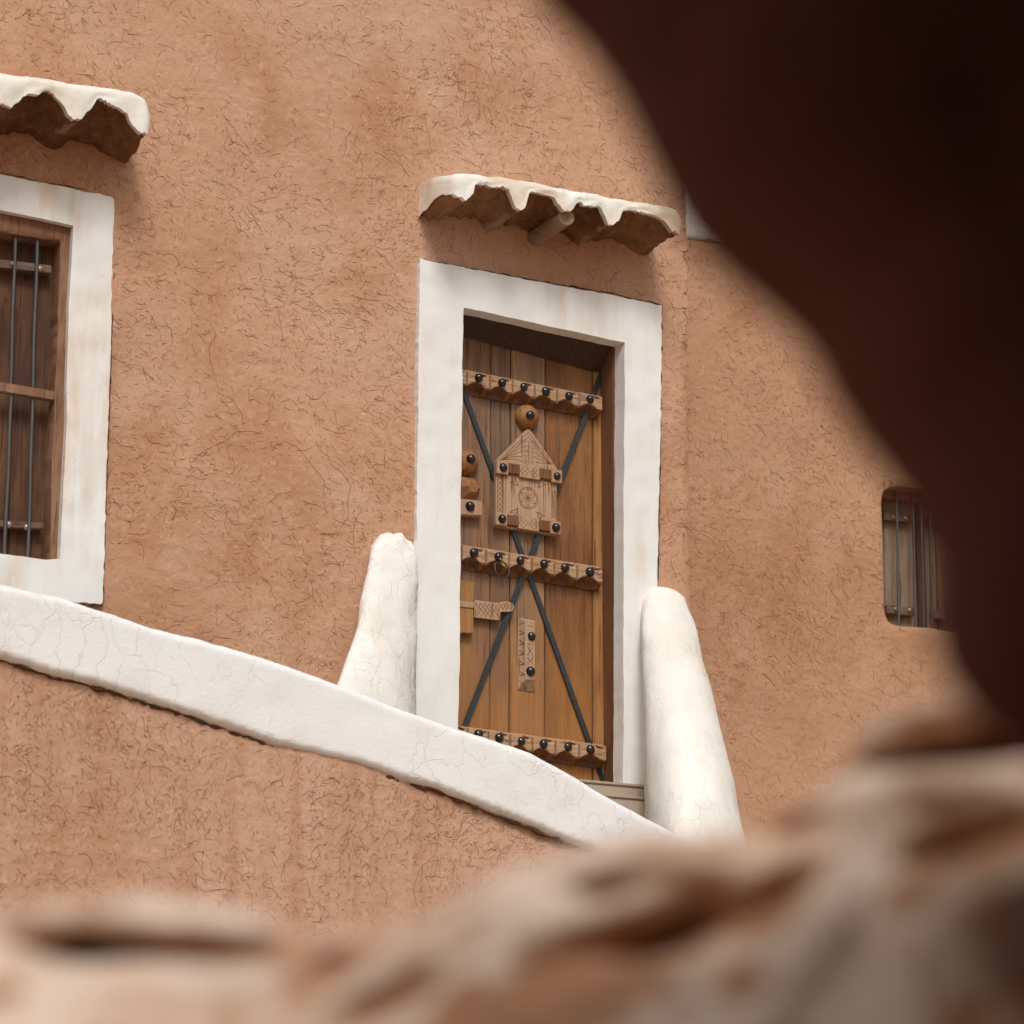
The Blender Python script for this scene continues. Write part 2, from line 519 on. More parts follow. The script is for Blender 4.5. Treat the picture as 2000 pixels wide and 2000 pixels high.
DOOR_OUT = [(820, 505), (900, 522), (1000, 541), (1100, 559), (1200, 577), (1292, 597), (1290, 800), (1286, 1080), (1284, 1149), (1279, 1400), (1276, 1552), (804, 1552), (803, 1480), (808, 1300), (813, 1060), (817, 760)]
DOOR_IN = [(904, 600), (1220, 669), (1219, 1000), (1217, 1620), (894, 1620), (896, 1400), (900, 1000)]
WIN_OUT = [(-460, 250), (-200, 301), (0, 340), (111, 362), (218, 384), (224, 392), (222, 480), (216, 690), (208, 918), (200, 1181), (128, 1174), (-40, 1150), (-480, 1090)]
WIN_IN = [(-330, 350), (0, 410), (144, 440), (135, 600), (129, 856), (117, 1091), (90, 1093), (0, 1081), (-340, 1030)]
door_out, door_in = sdf_poly(PL(DOOR_OUT, YS)), sdf_poly(PL(DOOR_IN, YS))
win_out, win_in = sdf_poly(PL(WIN_OUT, YS)), sdf_poly(PL(WIN_IN, YS))
XL, ZT = -2.2, 8.6


def house_sdf(X, Z):
    edge = XC + 0.004 * fbm(Z * 2, Z * 0 + 1, 4)
    s = np.maximum(np.maximum(XL - X, X - edge), np.maximum(-0.3 - Z, Z - ZT))
    s = np.maximum(s, -(door_in(X, Z) - 0.07))
    return np.maximum(s, -(win_in(X, Z) - 0.05))


hw = slab('wall', house_sdf, (XL - 0.05, XC + 0.08, -0.35, ZT + 0.05), 0.032, lambda u, v, q: (u, YW - q, v), 1.5, M_MUD, house, wall_disp, 0.03)


def strokes(name, region, n, disp, put, parent, seed, length=(0.022, 0.060), width=(0.0007, 0.0019), mixw=(0.10, 0.34, 0.51, 0.05), swirl=1.3, vert=0.0, pts=None, kinky=0.24):
    """Chopped straw and drying splits in the mud skin: bent slivers sitting in the surface"""
    rg = np.random.default_rng(seed)
    u0, u1, v0, v1, sdf = region
    U, V = rg.uniform(u0, u1, n), rg.uniform(v0, v1, n)
    if pts is not None: U, V = pts
    ok = sdf(U, V) < -0.012
    d = 0.5 + 0.5 * fbm(U * 2.0, V * 2.0, seed + 3, 3)
    if pts is None: ok &= rg.uniform(0, 1, n) < np.clip(0.02 + 1.3 * d, 0.04, 1)
    U, V = U[ok], V[ok]
    n = len(U)
    K = 6
    t = np.linspace(-0.5, 0.5, K)
    L = rg.uniform(length[0], length[1], n) * rg.choice([0.4, 0.75, 1.1, 2.2], n, p=[0.42, 0.34, 0.17, 0.07])
    th = fbm(U * swirl, V * swirl, seed + 7, 2) * 2.2 + rg.normal(0, 0.75, n)
    if vert: th = th * (1 - vert) + vert * (math.pi / 2 + rg.normal(0, 0.5, n))
    kap = rg.normal(0, 0.8, n)
    kink = np.cumsum(rg.normal(0, kinky, (n, K)), 1)
    ang = th[:, None] + kap[:, None] * t[None] + kink
    su, sv = np.cumsum(np.cos(ang), 1), np.cumsum(np.sin(ang), 1)
    su = (su - su.mean(1, keepdims=True)) * (L / K)[:, None] + U[:, None]
    sv = (sv - sv.mean(1, keepdims=True)) * (L / K)[:, None] + V[:, None]
    wd = rg.uniform(width[0], width[1], n)[:, None] * (1 - 0.75 * np.abs(2 * t[None]) ** 1.5) * rg.uniform(0.55, 1.2, (n, K))
    nx, nz = -np.sin(ang), np.cos(ang)
    rows = []
    for s, lift in ((-1, -0.0010), (0, 0.0016), (1, -0.0010)):
        a, b = su + s * wd * nx, sv + s * wd * nz
        q = disp(a, b) + lift
        rows.append((a, b, q))
    verts, faces = [], []
    A = np.stack([np.stack(r, -1) for r in rows], 2)          # n,K,3,3
    flat = A.reshape(-1, 3)
    verts = [put(*p) for p in flat]
    base = np.arange(n)[:, None, None] * (K * 3) + np.arange(K - 1)[None, :, None] * 3 + np.arange(2)[None, None]
    f = np.stack([base, base + 3, base + 4, base + 1], -1).reshape(-1, 4)
    mi = np.repeat(rg.choice(4, n, p=mixw), (K - 1) * 2)
    o = mk(name, verts, f.tolist(), [ST_D, ST_M, ST_O, ST_L], parent, False, mi=mi.tolist())
    return tag(o, kind='stuff')


def house_straw_sdf(X, Z):
    s = house_sdf(X, Z)
    s = np.maximum(s, -(door_out(X, Z)))
    return np.maximum(s, -(win_out(X, Z)))


strokes('straw', (P(-60, 0, YW)[0], XC, 2.6, 7.6, house_straw_sdf), 25000, wall_disp, lambda u, v, q: (u, YW - q, v), house, 21)

HB_ = (P(-60, 0, YW)[0], XC, 2.6, 7.6, house_straw_sdf)
# longer drying cracks, and little clusters of chips
strokes('crack', HB_, 330, wall_disp, lambda u, v, q: (u, YW - q, v), house, 411, length=(0.09, 0.20), width=(0.0010, 0.0022), mixw=(0.45, 0.45, 0.10, 0.0), kinky=0.5)
rgc = np.random.default_rng(5)
cx_, cz_ = np.repeat(rgc.uniform(-0.2, XC, 46), 12), np.repeat(rgc.uniform(3.0, 7.2, 46), 12)
strokes('chip', HB_, 46 * 12, wall_disp, lambda u, v, q: (u, YW - q, v), house, 431, length=(0.012, 0.030), width=(0.0016, 0.0032), mixw=(0.6, 0.3, 0.05, 0.05),
        pts=(cx_ + rgc.normal(0, .020, cx_.size), cz_ + rgc.normal(0, .024, cz_.size)), kinky=0.4)


def surround_disp(X, Z):
    return 0.006 * fbm(X * 2.2, Z * 2.2, 31, 2) + 0.0025 * vn(X * 14, Z * 14, 33)


def ragged(f, a=0.005, s=30, seed=2):
    return lambda X, Z: f(X, Z) + a * fbm(X * s, Z * s, seed, 3)


do_r = ragged(door_out, 0.0028, 34, 3)
di_r = ragged(door_in, 0.0022, 9, 4)
wo_r = ragged(win_out, 0.0028, 30, 5)
wi_r = ragged(win_in, 0.0016, 16, 6)
bx = PL(DOOR_OUT, YS)
slab('door_surround', lambda X, Z: np.maximum(do_r(X, Z), -di_r(X, Z)), (min(p[0] for p in bx) - .03, max(p[0] for p in bx) + .03, min(p[1] for p in bx) - .03, max(p[1] for p in bx) + .03),
     0.0085, lambda u, v, q: (u, YS - q, v), 0.085, M_WHITE, house, surround_disp, 0.0)
bx = PL(WIN_OUT, YS)
slab('window_surround', lambda X, Z: np.maximum(wo_r(X, Z), -wi_r(X, Z)), (min(p[0] for p in bx) - .03, max(p[0] for p in bx) + .03, min(p[1] for p in bx) - .03, max(p[1] for p in bx) + .03),
     0.009, lambda u, v, q: (u, YS - q, v), 0.07, M_WHITEW, house, surround_disp, 0.0)



def shaded_lip(pxs, Y, parent, r0, r1, seed):
    p = PL(pxs, Y)
    pts = []
    for (a, b), (c, d) in zip(p, p[1:]):
        n = max(2, int(math.hypot(c - a, d - b) / 0.010))
        for k in range(n): pts.append((a + (c - a) * k / n, b + (d - b) * k / n))
    bm = bmesh.new()
    tube(bm, [(a + .002 * float(fbm(a * 40, b * 40, seed)), Y + .004 * float(vn(a * 30, b * 30, seed + 1)), b + .003 * float(fbm(a * 40, b * 40, seed + 3))) for a, b in pts], r0, 6, True,
         [r0 + r1 * max(0, float(fbm(a * 24, b * 24, seed + 5))) for a, b in pts])
    frombm('shaded_lip', bm, M_EDGE, parent, True, 80)


# dark mud lip that paints in the shadow gap round the white surrounds
shaded_lip([(813, 1075), (816, 800), (819, 506), (900, 520), (1000, 539), (1100, 557), (1200, 575), (1293, 595), (1291, 800), (1286, 1140)], YW - .010, house, .0018, .0035, 300)
shaded_lip([(-200, 299), (0, 338), (111, 360), (219, 382), (226, 392), (224, 480), (218, 690), (209, 918), (201, 1183), (128, 1176), (60, 1166)], YW - .010, house, .0012, .003, 320)

# ------------------------------------------------------------------ the door
zb, zt_ = P(1150, 1545, YD)[1], P(1050, 560, YD)[1]
xl, xr = P(860, 1000, YD)[0], P(1181, 1000, YD)[0]
door = prism('door', [(xl, zb), (xr + 0.03, zb), (xr + 0.03, zt_), (xl, zt_)], YD + 0.03, YD + 0.06, W_DARK, house)
joints = [[(860, 560), (860, 1560)], [(960, 560), (956, 1560)], [(999, 560), (995, 1560)], [(1066, 560), (1064, 1560)], [(1158, 560), (1158, 1560)], [(1181, 560), (1181, 1560)]]
pm = [W_GREY, W_GREYB, W_GREYC, W_ORANGE, W_GOLD]
for i in range(5):
    a, b = joints[i], joints[i + 1]
    g = 1.0
    poly = [P(a[0][0] + g, 560, YD), P(b[0][0] - g, 560, YD), P(b[1][0] - g, 1548, YD), P(a[1][0] + g, 1548, YD)]
    poly = [(p[0], zt_ if k < 2 else zb) for k, p in enumerate(poly)]
    off = (0.0, 0.004, 0.001, 0.003, -0.003)[i]
    prism('plank', poly, YD + off, YD + 0.028, pm[i], door, 0.0035)
# jambs and lintel of the doorway, dark brown
xj = P(1200, 1000, YD - 0.115)[0]
prism('door_jamb', [(xj, zb), (xj + 0.09, zb), (xj + 0.09, zt_), (xj, zt_)], YD - 0.113, YD + 0.05, W_JAMB, house, 0.004)
xk = P(868, 1000, YD)[0]
prism('door_jamb', [(xk - 0.09, zb), (xk, zb), (xk, zt_), (xk - 0.09, zt_)], YD - 0.113, YD + 0.05, W_JAMB, house, 0.004)
lz0 = P(1050, 645, YD - 0.113)[1]
lz1 = P(1040, 692, YD)[1]
bm = bmesh.new()
vs = [bm.verts.new(c) for c in ((xk, YD - 0.113, lz0 + .05), (xj, YD - 0.113, lz0 + .0), (xj, YD - 0.003, lz1 - .035), (xk, YD - 0.003, lz1 + .03),
                                (xk, YD - 0.113, zt_ + .1), (xj, YD - 0.113, zt_ + .1), (xj, YD - 0.003, zt_ + .1), (xk, YD - 0.003, zt_ + .1))]
for f in ((0, 1, 2, 3), (4, 7, 6, 5), (0, 4, 5, 1), (1, 5, 6, 2), (2, 6, 7, 3), (3, 7, 4, 0)): bm.faces.new([vs[k] for k in f])
frombm('lintel', bm, W_DARK, house)


def stud_mesh(r, h, mname):
    bm = bmesh.new()
    rings = []
    for k in range(5):
        a = k / 4 * math.pi / 2
        rr, yy = r * math.cos(a), -h * math.sin(a)
        if k == 4:
            rings.append([bm.verts.new((0, yy, 0))])
        else:
            rings.append([bm.verts.new((rr * math.cos(2 * math.pi * q / 12), yy, rr * math.sin(2 * math.pi * q / 12))) for q in range(12)])
    for A, B in zip(rings, rings[1:]):
        for q in range(12):
            if len(B) == 1: bm.faces.new((A[q], A[(q + 1) % 12], B[0]))
            else: bm.faces.new((A[q], A[(q + 1) % 12], B[(q + 1) % 12], B[q]))
    bmesh.ops.recalc_face_normals(bm, faces=bm.faces)
    me = bpy.data.meshes.new(mname)
    bm.to_mesh(me)
    bm.free()
    me.polygons.foreach_set('use_smooth', [True] * len(me.polygons))
    return me


def total(o):
    v = Vector((0, 0, 0))
    while o is not None:
        v += o.location
        o = o.parent
    return v


STUD = stud_mesh(0.0218, 0.019, 'stud')
STUD.materials.append(I_STUD)
NAIL = stud_mesh(0.014, 0.013, 'nail')
NAIL.materials.append(I_NAIL)


def stud(px, py, Y, parent, me=STUD, s=1.0, name='stud'):
    x, z = P(px, py, Y)
    o = bpy.data.objects.new(name, me)
    COL.objects.link(o)
    o.parent = parent
    o.location = Vector((x, Y, z)) - total(parent)
    o.rotation_euler = (0, random.uniform(0, 6), 0)
    s *= random.uniform(0.92, 1.07)
    o.scale = (s, random.uniform(0.8, 1.15), s * random.uniform(0.94, 1.05))
    return o


# three carved crossbars, six carved blocks each
def seg_mesh(wd, h, T, mirror=False):
    NA, NBV = 22, 18
    a = np.linspace(-0.5, 0.5, NA)
    b = np.linspace(-0.5, 0.5, NBV)
    A, B = np.meshgrid(a, b, indexing='ij')
    # octagonal log: flat face, chamfer above and below
    H = T * np.clip(np.minimum(np.minimum(1.0, 0.55 + (0.5 - B) * 4.0), 0.30 + (B + 0.5) * 2.4), 0, 1)
    # leaf-shaped hollow below the stud
    leaf = 1 - np.abs(A + 0.09) / 0.38
    low = np.clip(leaf, 0, 1) ** 0.8
    H = np.where((B < -0.01 - 0.23 * (1 - low)) & (leaf > 0), H - T * 0.7 * np.clip((-0.01 - 0.23 * (1 - low) - B) * 5, 0, 1) * np.clip(leaf * 3, 0, 1), H)
    # crescent nick over it
    cr = np.exp(-((A - 0.20) / 0.13) ** 2 - ((B - 0.36 + 0.5 * (A - 0.2)) / 0.07) ** 2)
    H = H - T * 0.5 * cr
    H = H - T * 0.25 * np.exp(-((np.abs(A) - 0.5) / 0.018) ** 2)
    # thin carved line through the studs
    H = H - 0.002 * np.exp(-((B - 0.08) / 0.03) ** 2) * (np.abs(A) > 0.2)
    H = np.maximum(H, 0.006)
    verts = [(x * wd, -y, z * h) for x, y, z in zip(A.ravel(), H.ravel(), B.ravel())]
    id_ = np.arange(NA * NBV).reshape(NA, NBV)
    faces = [(id_[i, j], id_[i + 1, j], id_[i + 1, j + 1], id_[i, j + 1]) for i in range(NA - 1) for j in range(NBV - 1)]
    rim = [id_[i, 0] for i in range(NA)] + [id_[-1, j] for j in range(1, NBV)] + [id_[i, -1] for i in range(NA - 2, -1, -1)] + [id_[0, j] for j in range(NBV - 2, 0, -1)]
    bk = len(verts)
    for i in rim: verts.append((verts[i][0], 0.002, verts[i][2]))
    n = len(rim)
    for k in range(n): faces.append((rim[k], bk + k, bk + (k + 1) % n, rim[(k + 1) % n]))
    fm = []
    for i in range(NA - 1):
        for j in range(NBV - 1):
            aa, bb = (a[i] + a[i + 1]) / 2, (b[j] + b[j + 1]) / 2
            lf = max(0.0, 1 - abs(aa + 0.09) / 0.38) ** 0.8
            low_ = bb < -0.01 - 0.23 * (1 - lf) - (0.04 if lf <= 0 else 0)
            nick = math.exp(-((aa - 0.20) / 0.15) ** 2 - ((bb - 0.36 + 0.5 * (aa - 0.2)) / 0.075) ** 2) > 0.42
            fm.append((2 if lf > 0.12 else 1) if low_ else (2 if nick else 0))  # lower facets, hollows and nicks have their shade painted in darker wood
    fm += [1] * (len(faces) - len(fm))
    return verts, faces, fm


T = 0.058
BARS = [[(935, 738), (980, 748), (1023, 756), (1066, 764.5), (1111, 774), (1152, 780)],
        [(925.6, 1080), (973, 1088), (1016, 1095), (1062, 1102), (1103.5, 1109), (1152, 1117)],
        [(934, 1435), (975, 1441), (1018, 1448), (1061.5, 1453), (1109, 1459), (1153, 1464)]]
RIGHT_END = [1180, 1178, 1182]
for bar, rend in zip(BARS, RIGHT_END):
    fit = np.polyfit([P(*q, YD - T)[0] for q in bar], [P(*q, YD - T)[1] for q in bar], 1)
    xs = [P(*q, YD - T)[0] for q in bar]
    xe = P(rend, 1000, YD - T)[0]
    xs2 = [xs[0] - (xs[1] - xs[0])] + xs
    bnd = [(xs2[i] + xs2[i + 1]) / 2 for i in range(6)] + [xe]
    bnd = [bnd[0] - 0.11] + bnd
    for i in range(7):
        wd = bnd[i + 1] - bnd[i]
        cx = (bnd[i] + bnd[i + 1]) / 2
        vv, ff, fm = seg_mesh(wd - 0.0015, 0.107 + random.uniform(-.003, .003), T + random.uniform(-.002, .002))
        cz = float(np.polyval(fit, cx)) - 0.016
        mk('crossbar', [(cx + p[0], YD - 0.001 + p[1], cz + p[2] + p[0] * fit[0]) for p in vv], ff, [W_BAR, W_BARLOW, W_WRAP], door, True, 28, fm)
    for q in bar: stud(*q, YD - T - 0.0005, door)

# iron straps crossing in an X
def strap(a, b, y0, y1):
    A, B = Vector((*P(*a, YD),)).to_3d(), Vector((*P(*b, YD),)).to_3d()
    d = (B - A).normalized()
    nrm = Vector((-d.y, d.x, 0)) * 0.0125
    poly = [(A + nrm)[:2], (B + nrm)[:2], (B - nrm)[:2], (A - nrm)[:2]]
    return prism('iron_strap', poly, y0, y1, I_STRAP, door, 0.001)


strap((893, 733), (1181, 1539), YD - 0.010, YD - 0.003)
strap((1172, 732), (898, 1436), YD - 0.018, YD - 0.0105)
RIV = stud_mesh(0.0042, 0.002, 'rivet')
RIV.materials.append(I_STUD)
for q, dy in (((922, 812), .01), ((950, 890), .01), ((1012, 1060), .01), ((1048, 1157), .01), ((1085, 1268), .01), ((1120, 1368), .01), ((1135, 830), .018), ((1043, 1060), .018), ((1041, 1071), .018), ((985, 1215), .018), ((973, 1254), .018), ((940, 1330), .018)):
    stud(*q, YD - dy - 0.0002, door, RIV, name='rivet')

# round bosses, faceted boss and block of the lock at the left
def dome(px, py, r, h, grooves, name='boss'):
    x, z = P(px, py, YD)
    bm = bmesh.new()
    N, K = 48, 9
    rings = []
    for k in range(K):
        a = k / (K - 1) * math.pi / 2
        ring = []
        for q in range(N):
            t = 2 * math.pi * q / N
            rr = r * (math.cos(a) * 0.93 + 0.07)
            dep = h * math.sin(a) * (1 - (0.045 if (q % (N // grooves)) == 0 and k < K - 2 else 0))
            ring.append(bm.verts.new((x + rr * math.cos(t), YD - 0.002 - dep, z + rr * math.sin(t))))
        rings.append(ring)
    for A, B in zip(rings, rings[1:]):
        for q in range(N): bm.faces.new((A[q], A[(q + 1) % N], B[(q + 1) % N], B[q]))
    bm.faces.new(rings[-1])
    return frombm(name, bm, W_BOSS, door, True, 60)


dome(1027, 816, 0.062, 0.055, 24)
stud(1036, 811, YD - 0.057, door)
dome(907, 903, 0.067, 0.055, 8)
stud(920, 896, YD - 0.057, door)
x, z = P(910, 955, YD)
bm = bmesh.new()
ctr = [(-.06, 0), (-.032, .054), (.032, .054), (.068, 0.002), (.032, -.056), (-.032, -.056)]
o1 = [bm.verts.new((x + a, YD - .012, z + b)) for a, b in ctr]
o0 = [bm.verts.new((x + a, YD - .001, z + b)) for a, b in ctr]
o2 = [bm.verts.new((x + a * .42 + .012, YD - .05, z + b * .42)) for a, b in ctr]
for A, B in ((o0, o1), (o1, o2)):
    for k in range(6): bm.faces.new((A[k], A[(k + 1) % 6], B[(k + 1) % 6], B[k]))
bm.faces.new(o2)
frombm('faceted_boss', bm, W_BOSS, door)
q = quad((868, 970), (943, 978), (942, 1009), (868, 1005), YD - .04)
prism('block', q, YD - .042, YD - .001, W_CARVE, door, 0.006)
stud(918, 989, YD - .0425, door)

# ------------------------------------------------------------------ carved panel
YP = YD - 0.030                            # its face
def line_bm(bm, pts, Y, wd=0.0017, lift=0.0011):
    """an incised line, kept as a low dark ridge"""
    pts = [Vector((a, 0, b)) for a, b in pts]
    prev = None
    for i, p in enumerate(pts):
        t = (pts[min(i + 1, len(pts) - 1)] - pts[max(i - 1, 0)]).normalized()
        nn = Vector((-t.z, 0, t.x)) * wd
        cur = (bm.verts.new((p.x + nn.x, Y + .0004, p.z + nn.z)), bm.verts.new((p.x, Y - lift, p.z)), bm.verts.new((p.x - nn.x, Y + .0004, p.z - nn.z)))
        if prev:
            bm.faces.new((prev[0], prev[1], cur[1], cur[0]))
            bm.faces.new((prev[1], prev[2], cur[2], cur[1]))
        prev = cur


pan = [(1030, 838), (1036, 839), (1088, 914), (1087, 1046), (968, 1028), (969, 900)]
prism('carved_panel', PL(pan, YP), YP, YD - 0.001, W_CARVE, door, 0.002)
q = quad((964, 903), (968.5, 900), (968, 1030), (963, 1027), YP)
bm = bmesh.new()


def pline(pts, Y=None, wd=0.0016):
    line_bm(bm, PL(pts, Y or YP), Y or YP, wd * 1.4)


def flush(name):
    global bm
    o = frombm(name, bm, W_GROOVE, door)
    bm = bmesh.new()
    return o


# pointed head: double outline, spine, fanned ribs
pline([(975, 899), (1032, 845), (1081, 908)])
pline([(980, 899), (1032, 853), (1076, 906)], wd=.0012)
pline([(1033, 861), (1033, 907)], wd=.0012)
for k in range(5):
    y = 857 + k * 10
    pline([(979, 898.5), (1004, 878 + k * 4.6), (1020, y + 4), (1028, y + 1), (1029.5, y + 4.5), (1021, y + 8)], wd=.0012)
    pline([(1076, 907), (1058, 886 + k * 4.6), (1044, y + 5), (1037, y + 3), (1036.5, y + 7), (1043, y + 10)], wd=.0012)
tag(flush('carved_ribs'), kind='stuff')
# rosette
x, z = P(1031, 973, YP)
for r in (0.052, 0.045):
    line_bm(bm, [(x + r * math.cos(t), z + r * math.sin(t)) for t in np.linspace(0, 2 * math.pi, 30)], YP, .0021)
for k in range(6):
    t0 = math.pi / 2 + k * math.pi / 3
    for s in (-1, 1):
        line_bm(bm, [(x + 0.043 * u * math.cos(t0 + s * 0.30 * math.sin(math.pi * u)), z + 0.043 * u * math.sin(t0 + s * 0.30 * math.sin(math.pi * u))) for u in np.linspace(0.02, 1, 7)], YP, .0019)
flush('carved_rosette')
# tulips in the corners, framing lines
for cx, cy, sx, sy in ((1013, 949, -1, -1), (1050, 953, 1, -1), (1012, 993, -1, 1), (1048, 1000, 1, 1)):
    for dx, dy in ((0.25, 1), (1, 0.25)):
        pline([(cx, cy), (cx + sx * 6 * dx + sx * 2, cy + sy * 6 * dy + sy * 2), (cx + sx * (4 + 13 * dx), cy + sy * (4 + 14 * dy))], wd=.0018)
    pline([(cx + sx * 7, cy + sy * 18), (cx + sx * 8, cy + sy * 9), (cx + sx * 17, cy + sy * 7)], wd=.0016)
    flush('carved_tulip')
for xx in (984, 988, 1001, 1062, 1066):
    pline([(xx, 927), (xx - 1.5, 1003)], wd=.0012)
tag(flush('framing_lines'), kind='stuff')
# lattice strips at both sides
for x0, x1, ya, yb in ((971.5, 981.5, 928, 1001), (1077.5, 1085.5, 958, 1012)):
    n = 7 if x0 < 1000 else 6
    for k in range(n):
        a, b = ya + (yb - ya) * k / n, ya + (yb - ya) * (k + 1) / n
        pline([(x0, a), (x1, b)], wd=.0012)
        pline([(x1, a), (x0, b)], wd=.0012)
    pline([(x0, ya), (x0, yb)], wd=.001)
    pline([(x1, ya), (x1, yb)], wd=.001)
    flush('carved_lattice')
YR = YP - 0.016                            # face of the panel's two rails
for base in ((0, 0), (-2.5, 100.5)):
    X0, Y0 = base
    def Q(a, b): return (a + X0, b + Y0)
    sl_ = (930 - 913) / (1088 - 983)
    def rect(xa, xb, up=13.0, dn=13.0): return [Q(xa, 913 + (xa - 983) * sl_ - up), Q(xb, 913 + (xb - 983) * sl_ - up), Q(xb, 913 + (xb - 983) * sl_ + dn), Q(xa, 913 + (xa - 983) * sl_ + dn)]
    for xa, xb in ((971, 993.5), (1078, 1098)):
        prism('rail_block', PL(rect(xa, xb), YR), YR, YP - .0005, W_CARVE, door, 0.0025)
    prism('rail_block', PL(rect(1015.5, 1056), YR), YR + .002, YP - .0005, W_CARVE, door, 0.002)
    for xa, xb in ((993.5, 1015.5), (1056, 1078)):
        fr = rect(xa, xb, 9, 8)
        prism('rail_wrap', PL(rect(xa, xb, 12, 12), YR + .006), YR + .003, YP - .0005, W_WRAP, door, 0.0, PL(fr, YR + .003))
        for k in (1, 2, 3):
            xx = xa + (xb - xa) * k / 4
            yy = 913 + (xx - 983) * sl_
            pline([Q(xx, yy - 9), Q(xx, yy + 8)], YR + .003, .0012)
        tag(flush('turned_rings'), kind='stuff')
    for cx in (1025.5, 1045.5):
        cy = 913 + (cx - 983) * sl_
        h = 10.5
        pline([Q(cx - 9, cy), Q(cx, cy - h), Q(cx + 9, cy), Q(cx, cy + h), Q(cx - 9, cy)], YR + .002, .0013)
        pline([Q(cx - 4.5, cy - h / 2), Q(cx + 4.5, cy + h / 2)], YR + .002, .001)
        pline([Q(cx + 4.5, cy - h / 2), Q(cx - 4.5, cy + h / 2)], YR + .002, .001)
        flush('carved_diamond')
    for cx in (983, 1088):
        stud(*Q(cx, 913 + (cx - 983) * sl_), YR - 0.0003, door, s=0.93)

# wooden lock: post, hatched bolt, tongue
YB = YD - 0.035
prism('lock_post', quad((892, 1131), (926, 1136), (925, 1238), (892, 1236), YB), YB, YD - .001, W_GOLD, door, 0.004)
prism('lock_post', quad((892, 1171), (927, 1176), (927, 1188), (892, 1185), YB - .005), YB - .005, YB + .006, W_CARVE, door, 0.002)
bolt = [(927, 1171), (952, 1175), (976, 1178), (976, 1176), (990, 1174), (1000, 1177), (1005, 1185), (1002, 1193), (998, 1195), (977, 1194), (976, 1212), (927, 1206)]
prism('lock_bolt', PL(bolt, YB + .004), YB + .004, YD - .019, W_CARVE, door, 0.0015)
for k in range(9):
    a = 930 + k * 8.5
    y0 = 1174 + (a - 927) * .1
    if a < 975: pline([(a, y0 + 2), (max(a - 16, 929), y0 + 28)], YB + .004, .0013)
    if a < 968: pline([(a, y0 + 4), (min(a + 20, 975), y0 + 4 + (min(a + 20, 975) - a) * 1.3)], YB + .004, .0013)
for a in (976, 983, 990, 997):
    pline([(a, 1179), (a + 7, 1191)], YB + .004, .0012)
    pline([(a + 6, 1178), (a - 1, 1190)], YB + .004, .0012)
tag(flush('carved_hatching'), kind='stuff')
# upright carved plate below
YV = YD - 0.036
ptop = [(1012, 1206), (1044, 1212), (1044, 1352), (1011, 1347)]
pfr = [(1025, 1212), (1045, 1215), (1044, 1327), (1026, 1327)]
prism('carved_plate', PL(ptop, YD - .002), YV, YD - .002, W_CARVE, door, 0.0, PL(pfr, YV), smooth=False)
for q in ((1038, 1243), (1036, 1311)): stud(*q, YV - .0003, door)
for k in range(12):
    y = 1220 + k * 10
    ya, yb = YD - .006, YV + .004
    A, B = P(1013.5, y, ya), P(1024, y + (8 if k % 2 else -4), yb)
    prev = None
    for (x_, z_), y_ in ((A, ya), (B, yb)):
        cur = (bm.verts.new((x_, y_ - .003, z_ + .0016)), bm.verts.new((x_, y_ - .0035, z_ - .0016)))
        if prev: bm.faces.new((prev[0], prev[1], cur[1], cur[0]))
        prev = cur
for a, b in (((1030, 1262), (1041, 1280)), ((1041, 1262), (1030, 1280)), ((1030, 1284), (1041, 1298)), ((1041, 1284), (1030, 1298)), ((1029, 1258), (1042, 1259)), ((1029, 1222), (1042, 1224))):
    pline([a, b], YV, .0013)
tag(flush('carved_notches'), kind='stuff')

# pull ring hung from the second stud of the middle bar
x, z = P(980, 1112, YD - .07)
bm = bmesh.new()
pts = [(x + .037 * math.cos(t), YD - .072 + .012 * math.sin(t), z + .041 * math.sin(t)) for t in np.linspace(0, 2 * math.pi, 33)]
tube(bm, pts, 0.0028, 7, False)
frombm('pull_ring', bm, I_RING, door, True, 80)
bm = bmesh.new()
x, z = P(977, 1094, YD - .068)
tube(bm, [(x - .012, YD - .055, z + .012), (x - .002, YD - .071, z + .004), (x + .002, YD - .074, z - .008)], 0.008, 8)
frombm('ring_staple', bm, I_STUD, door, True, 60)

# ------------------------------------------------------------------ the tall barred window at the left
YF = YS + 0.034
wfo = [(-320, 350), (0, 411), (160, 440), (155, 560), (150, 649), (142, 856), (134, 1106), (88, 1105), (0, 1099), (-330, 1060)]
wfi = [(-270, 398), (0, 452), (118, 471), (114, 640), (108, 770), (103, 900), (98, 1102), (-280, 1050)]
wo_s, wi_s = sdf_poly(PL(wfo, YF)), sdf_poly(PL(wfi, YF))
bx = PL(wfo, YF)
wr1, wr2 = ragged(wo_s, 0.003, 12, 8), ragged(wi_s, 0.003, 10, 9)
win = slab('window', lambda X, Z: np.maximum(wr1(X, Z), -wr2(X, Z)), (min(p[0] for p in bx) - .02, max(p[0] for p in bx) + .02, min(p[1] for p in bx) - .02, max(p[1] for p in bx) + .02),
           0.011, lambda u, v, q: (u, YF - q, v), 0.10, W_WFRAME, house, lambda X, Z: 0.003 * fbm(X * 9, Z * 3, 40, 2), 0.006)
YSH = YF + 0.085
xs = [-320, -230, -140, -78, -16, 34, 76, 112]
for i in range(len(xs) - 1):
    a, b = xs[i] + .8, xs[i + 1] - .8
    prism('shutter_plank', [P(a, 400, YSH), P(b, 400, YSH), P(b - 18, 1120, YSH), P(a - 18, 1120, YSH)], YSH + random.uniform(0, .006), YSH + .04, (W_SHUT, W_SHUT2)[i % 2], win, 0.004)
prism('shutter_back', quad((-340, 380), (135, 440), (135, 1130), (-340, 1060), YSH + .05), YSH + .042, YSH + .06, W_DARK, win)
